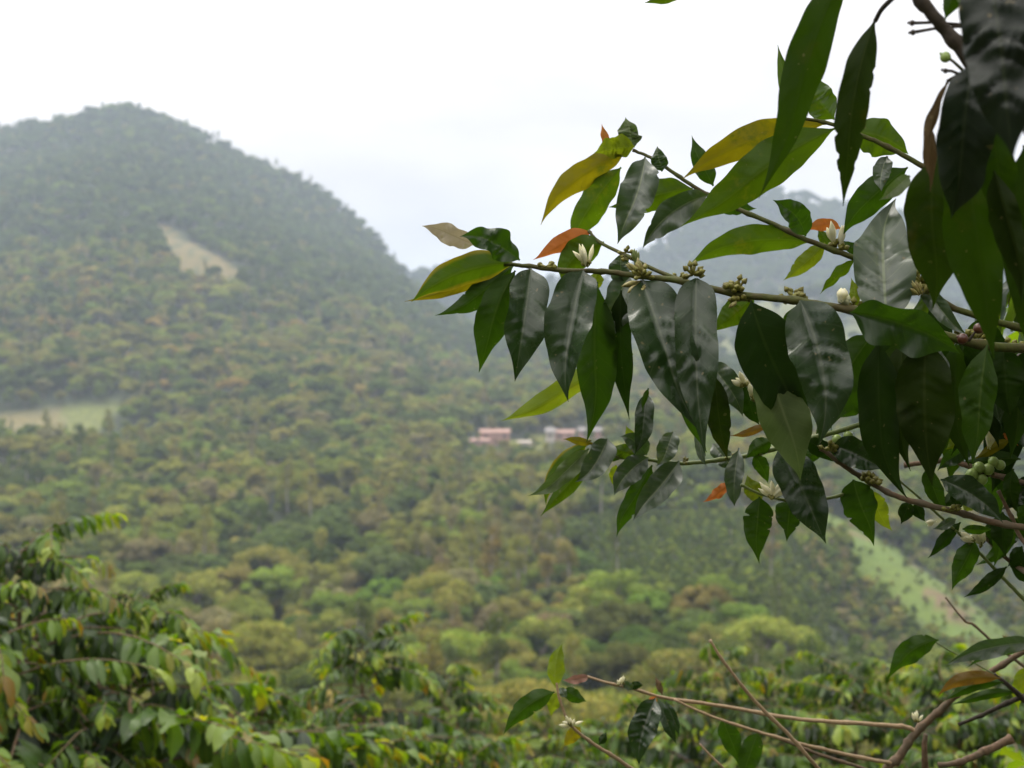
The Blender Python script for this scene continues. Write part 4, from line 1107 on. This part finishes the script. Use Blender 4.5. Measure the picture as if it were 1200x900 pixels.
BUSHES = [
 (20, 588, 4.2, 1.0, 95, 'tallest and nearest coffee bush with orange young leaf tips at the left edge'),
 (165, 655, 4.5, .85, 80, 'coffee bush with a branch reaching out towards the forest, beside the tallest bush'),
 (-40, 660, 3.8, .8, 70, 'dark shaded coffee bush cut off by the left edge below the tallest bush'),
 (110, 760, 3.9, .7, 70, 'low coffee bush in the bottom left corner with bare brown twigs'),
 (300, 770, 5.2, .8, 75, 'small-leaved coffee bush filling the dip between the tall bush and the yellow-tipped shoot'),
 (270, 860, 4.4, .6, 55, 'lowest coffee bush at the bottom edge below the dip'),
 (425, 752, 6.0, .9, 85, 'coffee bush with the highest yellow-tipped shoot right of the dip'),
 (400, 850, 5.0, .6, 60, 'dense coffee bush at the bottom edge in front of the yellow-tipped shoot'),
 (530, 800, 6.6, .85, 80, 'coffee bush with upright pale shoots left of the lone green sprout'),
 (545, 880, 5.2, .6, 55, 'dark coffee bush at the bottom edge left of the lone green sprout'),
 (650, 862, 7.0, .8, 70, 'low coffee bush directly behind the lone green sprout'),
 (745, 838, 7.2, .8, 70, 'coffee bush behind the dark hanging ribbed leaf'),
 (835, 785, 6.2, .75, 75, 'coffee bush with drooping yellow-green top leaves beside the diagonal dry stick'),
 (925, 800, 6.4, .8, 75, 'coffee bush right behind the diagonal dry stick'),
 (1010, 790, 6.0, .85, 80, 'light green coffee bush between the diagonal stick and the thick forked twig'),
 (1110, 800, 5.8, .85, 80, 'coffee bush behind the thick forked brown twig'),
 (1210, 810, 5.6, .9, 80, 'coffee bush cut off by the bottom right corner'),
 (700, 905, 5.4, .6, 50, 'lowest leafy bush at the bottom edge below the hanging ribbed leaf'),
 (880, 885, 5.0, .6, 55, 'dark coffee bush at the bottom edge under the two crossing pale twigs'),
 (1060, 900, 4.8, .6, 55, 'coffee bush at the bottom edge beside the broken twig end'),
]
for i, (x, yt, d, R, nb, lab) in enumerate(BUSHES): bush_px(x, yt, d, R, min(nb, 98), lab, 50 + i)
# bushes further down the slope read as one mass
mass_b = []
Vm = []; Fm = []; UVm = []; Cm = []; brng = random.Random(5)
for i in range(230):
    Y = brng.uniform(8.5, 40) ; x = brng.uniform(-80, 1280); X = (x - CX) / F * Y; g = ground(X, Y); H = brng.uniform(1.4, 2.1)
    for k in range(150):
        a = brng.uniform(0, 6.28); q = brng.random(); z = H * (.2 + .8 * q); rr = .85 * math.sqrt(max(0, 1 - max(0, q - .35) ** 2 * 2.3)) * brng.uniform(.55, 1.05)
        d = Vector((math.cos(a + brng.gauss(0, .6)), math.sin(a + brng.gauss(0, .6)), brng.uniform(-.8, .3))).normalized()
        add_leaf(Vm, Fm, UVm, Cm, Vector((X + rr * math.cos(a), Y + rr * math.sin(a), g + z)), d, .15, .065, leaf_color(brng, q * .9 if q > .6 else .3), 1.0, brng)
o = mesh_obj('shrubbery', Vm, Fm, BLM, uv=UVm, col=Cm)
tag(o, 'coffee shrubs running on down the slope below the bushes', kind='stuff')

# unseen foliage branches on the tall tree; high ones added to cut overhead light
orng = random.Random(77)
for i in range(66):
    k = orng.randrange(len(BR)); high = i < 30
    z = EYE + (orng.uniform(.72, 1.25) if high else orng.uniform(-1.3, .75)); a = orng.uniform(0, 6.28) if high else orng.uniform(-.75, 1.45)
    b = bpy.data.objects.new('branch', BR[k][0]); C.objects.link(b); b.parent = hero
    b.location = Vector((.527, 1.25, z)) - HERO_AT
    b.rotation_euler = (orng.uniform(-.3, .3), orng.uniform(-.25, .1), a); b.scale = (orng.uniform(.6, .9) if high else orng.uniform(.5, .8),) * 3
    f = bpy.data.objects.new('foliage', BR[k][1]); C.objects.link(f); f.parent = b
# ------------------------------------------------------------------ houses
WALL_PINK = plain('wall_salmon', (.38, .23, .19), .85, (.33, .20, .16), .8)
WALL_CREAM = plain('wall_cream', (.48, .43, .37), .85, (.42, .37, .32), .8)
ROOF_PINK = plain('roof_clay', (.33, .20, .16), .8, (.24, .15, .12), 1.2)
ROOF_GREY = plain('roof_grey_sheet', (.16, .15, .14), .7, (.20, .18, .17), 1)
DARKW = plain('window_dark', (.05, .05, .06), .2)
DOORM = plain('door_wood', (.16, .09, .05), .6)
def box(x0, x1, y0, y1, z0, z1):
    v = [(x, y, z) for x in (x0, x1) for y in (y0, y1) for z in (z0, z1)]
    return v, [(0, 1, 3, 2), (4, 6, 7, 5), (0, 4, 5, 1), (2, 3, 7, 6), (0, 2, 6, 4), (1, 5, 7, 3)]
def gable(x0, x1, y0, y1, z, h, ov=.4, th=.15):
    ym = (y0 + y1) / 2; x0 -= ov; x1 += ov; y0 -= ov; y1 += ov; z -= .1
    sec = [(y0, z), (ym, z + h), (y1, z), (y1, z + th), (ym, z + h + th), (y0, z + th)]
    v = [(x, y, zz) for x in (x0, x1) for y, zz in sec]
    f = [(i, (i + 1) % 6, (i + 1) % 6 + 6, i + 6) for i in range(6)] + [(0, 5, 4, 1), (1, 4, 3, 2), (6, 7, 10, 11), (7, 8, 9, 10)]
    return v, f
def house(X, Y, lab, blocks, rot, cat='house'):
    g = ground(X, Y); e = empty('farm_house', (X, Y, g)); e.rotation_euler = (0, 0, rot); tag(e, lab, cat)
    def add(nm, geo, mat, par=e):
        me = bpy.data.meshes.new(nm); me.from_pydata([tuple(v) for v in geo[0]], [], geo[1]); me.materials.append(mat)
        o = bpy.data.objects.new(nm, me); C.objects.link(o); o.parent = par; return o
    for (x0, x1, y0, y1, z0, z1, wm, rm, rh) in blocks:
        w = add('wall', box(x0, x1, y0, y1, z0 - 2, z1), wm)
        add('roof', gable(x0, x1, y0, y1, z1, rh), rm)
        n = max(1, int((x1 - x0) / 2.6))
        for i in range(n):
            cx = x0 + (i + .5) * (x1 - x0) / n
            if i == n // 2 and n > 1: add('door', box(cx - .5, cx + .5, y0 - .06, y0 + .02, z0, z0 + 2.1), DOORM, w)
            else:
                q = add('window', box(cx - .55, cx + .55, y0 - .05, y0 + .02, z1 - 1.75, z1 - .75), DARKW, w)
                add('sill', box(cx - .65, cx + .65, y0 - .14, y0 - .003, z1 - 1.87, z1 - 1.755), WALL_CREAM, q)
    return e
house(-6.5, 492, 'larger salmon pink farmhouse with a lower wing among the trees', [(-4.5, 5.5, -3, 3, 0, 4.2, WALL_PINK, ROOF_PINK, 1.2), (-8.5, -2.0, -9, -4.0, -1.2, 1.6, WALL_PINK, ROOF_PINK, .8)], .05)
house(16.5, 504, 'pink farmhouse with a pale gable end half hidden by leaves', [(-1, 5.8, -3, 3, 0, 2.7, WALL_PINK, ROOF_PINK, 1.0), (-4.2, -1.2, -4, 2, 0, 3.0, WALL_CREAM, ROOF_GREY, 1.5)], -.05)
house(4.6, 490, 'small low cream shed between the two pink farmhouses', [(-2.4, 2.4, -1.6, 1.6, 0, 1.8, WALL_CREAM, WALL_CREAM, .5)], 0, 'shed')
house(29, 503, 'long low house with a dull grey roof behind the hanging leaves', [(-5, 5, -3, 3, 0, 2.6, WALL_PINK, ROOF_GREY, 1.1)], -.1)

# ------------------------------------------------------------------ haze
me = bpy.data.meshes.new('haze'); v, f = box(-4500, 4500, -4500, 4500, -140, 345)
me.from_pydata(v, [], f); hz = bpy.data.objects.new('haze', me); C.objects.link(hz)
bm_fix = True
t = NT('haze_air'); pv = t.add('ShaderNodeVolumePrincipled'); pv.inputs['Color'].default_value = (.69, .81, 1, 1); pv.inputs['Density'].default_value = HAZE_D; pv.inputs['Anisotropy'].default_value = .2
t.lk(pv.outputs[0], t.out.inputs['Volume']); me.materials.append(t.m)
tag(hz, 'thin pale haze filling the valley air', kind='stuff')

# ------------------------------------------------------------------ sky and light
SUN_EL, SUN_AZ = math.radians(62), math.radians(-40)   # behind thin cloud, up and to the left
w = bpy.data.worlds.new('World'); SC.world = w; w.use_nodes = True; nt = w.node_tree; nt.nodes.clear()
def wn(t_, **k):
    n_ = nt.nodes.new(t_)
    for a_, b_ in k.items(): setattr(n_, a_, b_)
    return n_
sky = wn('ShaderNodeTexSky', sky_type='NISHITA'); sky.sun_disc = False; sky.sun_elevation = SUN_EL; sky.sun_rotation = SUN_AZ
bg1 = wn('ShaderNodeBackground'); bg1.inputs[1].default_value = .10; nt.links.new(sky.outputs[0], bg1.inputs[0])
tc = wn('ShaderNodeTexCoord'); sx = wn('ShaderNodeSeparateXYZ'); nt.links.new(tc.outputs['Generated'], sx.inputs[0])
# overcast deck: brighter overhead, soft grey patches
mr = wn('ShaderNodeMapRange'); nt.links.new(sx.outputs[2], mr.inputs[0]); mr.inputs[1].default_value = 0.10; mr.inputs[2].default_value = .95; mr.inputs[3].default_value = SKY_LO; mr.inputs[4].default_value = SKY_HI
mp = wn('ShaderNodeMapping'); mp.inputs['Scale'].default_value = (1, 1, 2.6); mp.inputs['Location'].default_value = (.35, .2, .1); nt.links.new(tc.outputs['Generated'], mp.inputs[0])
nz = wn('ShaderNodeTexNoise'); nz.inputs['Scale'].default_value = 2.3; nz.inputs['Detail'].default_value = 5; nz.inputs['Roughness'].default_value = .5; nt.links.new(mp.outputs[0], nz.inputs['Vector'])
m2 = wn('ShaderNodeMapRange'); nt.links.new(nz.outputs['Fac'], m2.inputs[0]); m2.inputs[1].default_value = .35; m2.inputs[2].default_value = .62; m2.inputs[3].default_value = .74; m2.inputs[4].default_value = 1.22
mu = wn('ShaderNodeMath', operation='MULTIPLY'); nt.links.new(mr.outputs[0], mu.inputs[0]); nt.links.new(m2.outputs[0], mu.inputs[1])
bg2 = wn('ShaderNodeBackground'); bg2.inputs[0].default_value = (1.0, .945, .905, 1); nt.links.new(mu.outputs[0], bg2.inputs[1])
mx = wn('ShaderNodeMixShader'); mx.inputs[0].default_value = .93; nt.links.new(bg1.outputs[0], mx.inputs[1]); nt.links.new(bg2.outputs[0], mx.inputs[2])
wo = wn('ShaderNodeOutputWorld'); nt.links.new(mx.outputs[0], wo.inputs[0])
sl = bpy.data.lights.new('sun', 'SUN'); sl.energy = SUN_E; sl.angle = math.radians(22); sl.color = (1, .95, .85)
so = bpy.data.objects.new('sun', sl); C.objects.link(so)
dv = Vector((math.sin(SUN_AZ) * math.cos(SUN_EL), math.cos(SUN_AZ) * math.cos(SUN_EL) * -1 * -1, math.sin(SUN_EL)))
so.rotation_euler = dv.to_track_quat('Z', 'Y').to_euler()

# ------------------------------------------------------------------ camera
cam = bpy.data.cameras.new('camera'); co = bpy.data.objects.new('camera', cam); C.objects.link(co); SC.camera = co
co.location = (0, 0, EYE); co.rotation_euler = (math.radians(90), 0, 0)
cam.sensor_width = 36; cam.lens = F / 1200 * 36; cam.clip_start = .05; cam.clip_end = 12000
cam.dof.use_dof = True; cam.dof.focus_distance = 1.24; cam.dof.aperture_fstop = 10.0
SC.view_settings.view_transform = 'Standard'; SC.view_settings.look = 'None'; SC.view_settings.exposure = EXPO; SC.view_settings.gamma = 1
SC.render.engine = 'CYCLES'; SC.cycles.use_denoising = True
SC.cycles.max_bounces = 7; SC.cycles.diffuse_bounces = 3; SC.cycles.glossy_bounces = 2; SC.cycles.transmission_bounces = 4; SC.cycles.volume_bounces = 1; SC.cycles.transparent_max_bounces = 4
SC.cycles.sample_clamp_indirect = 6
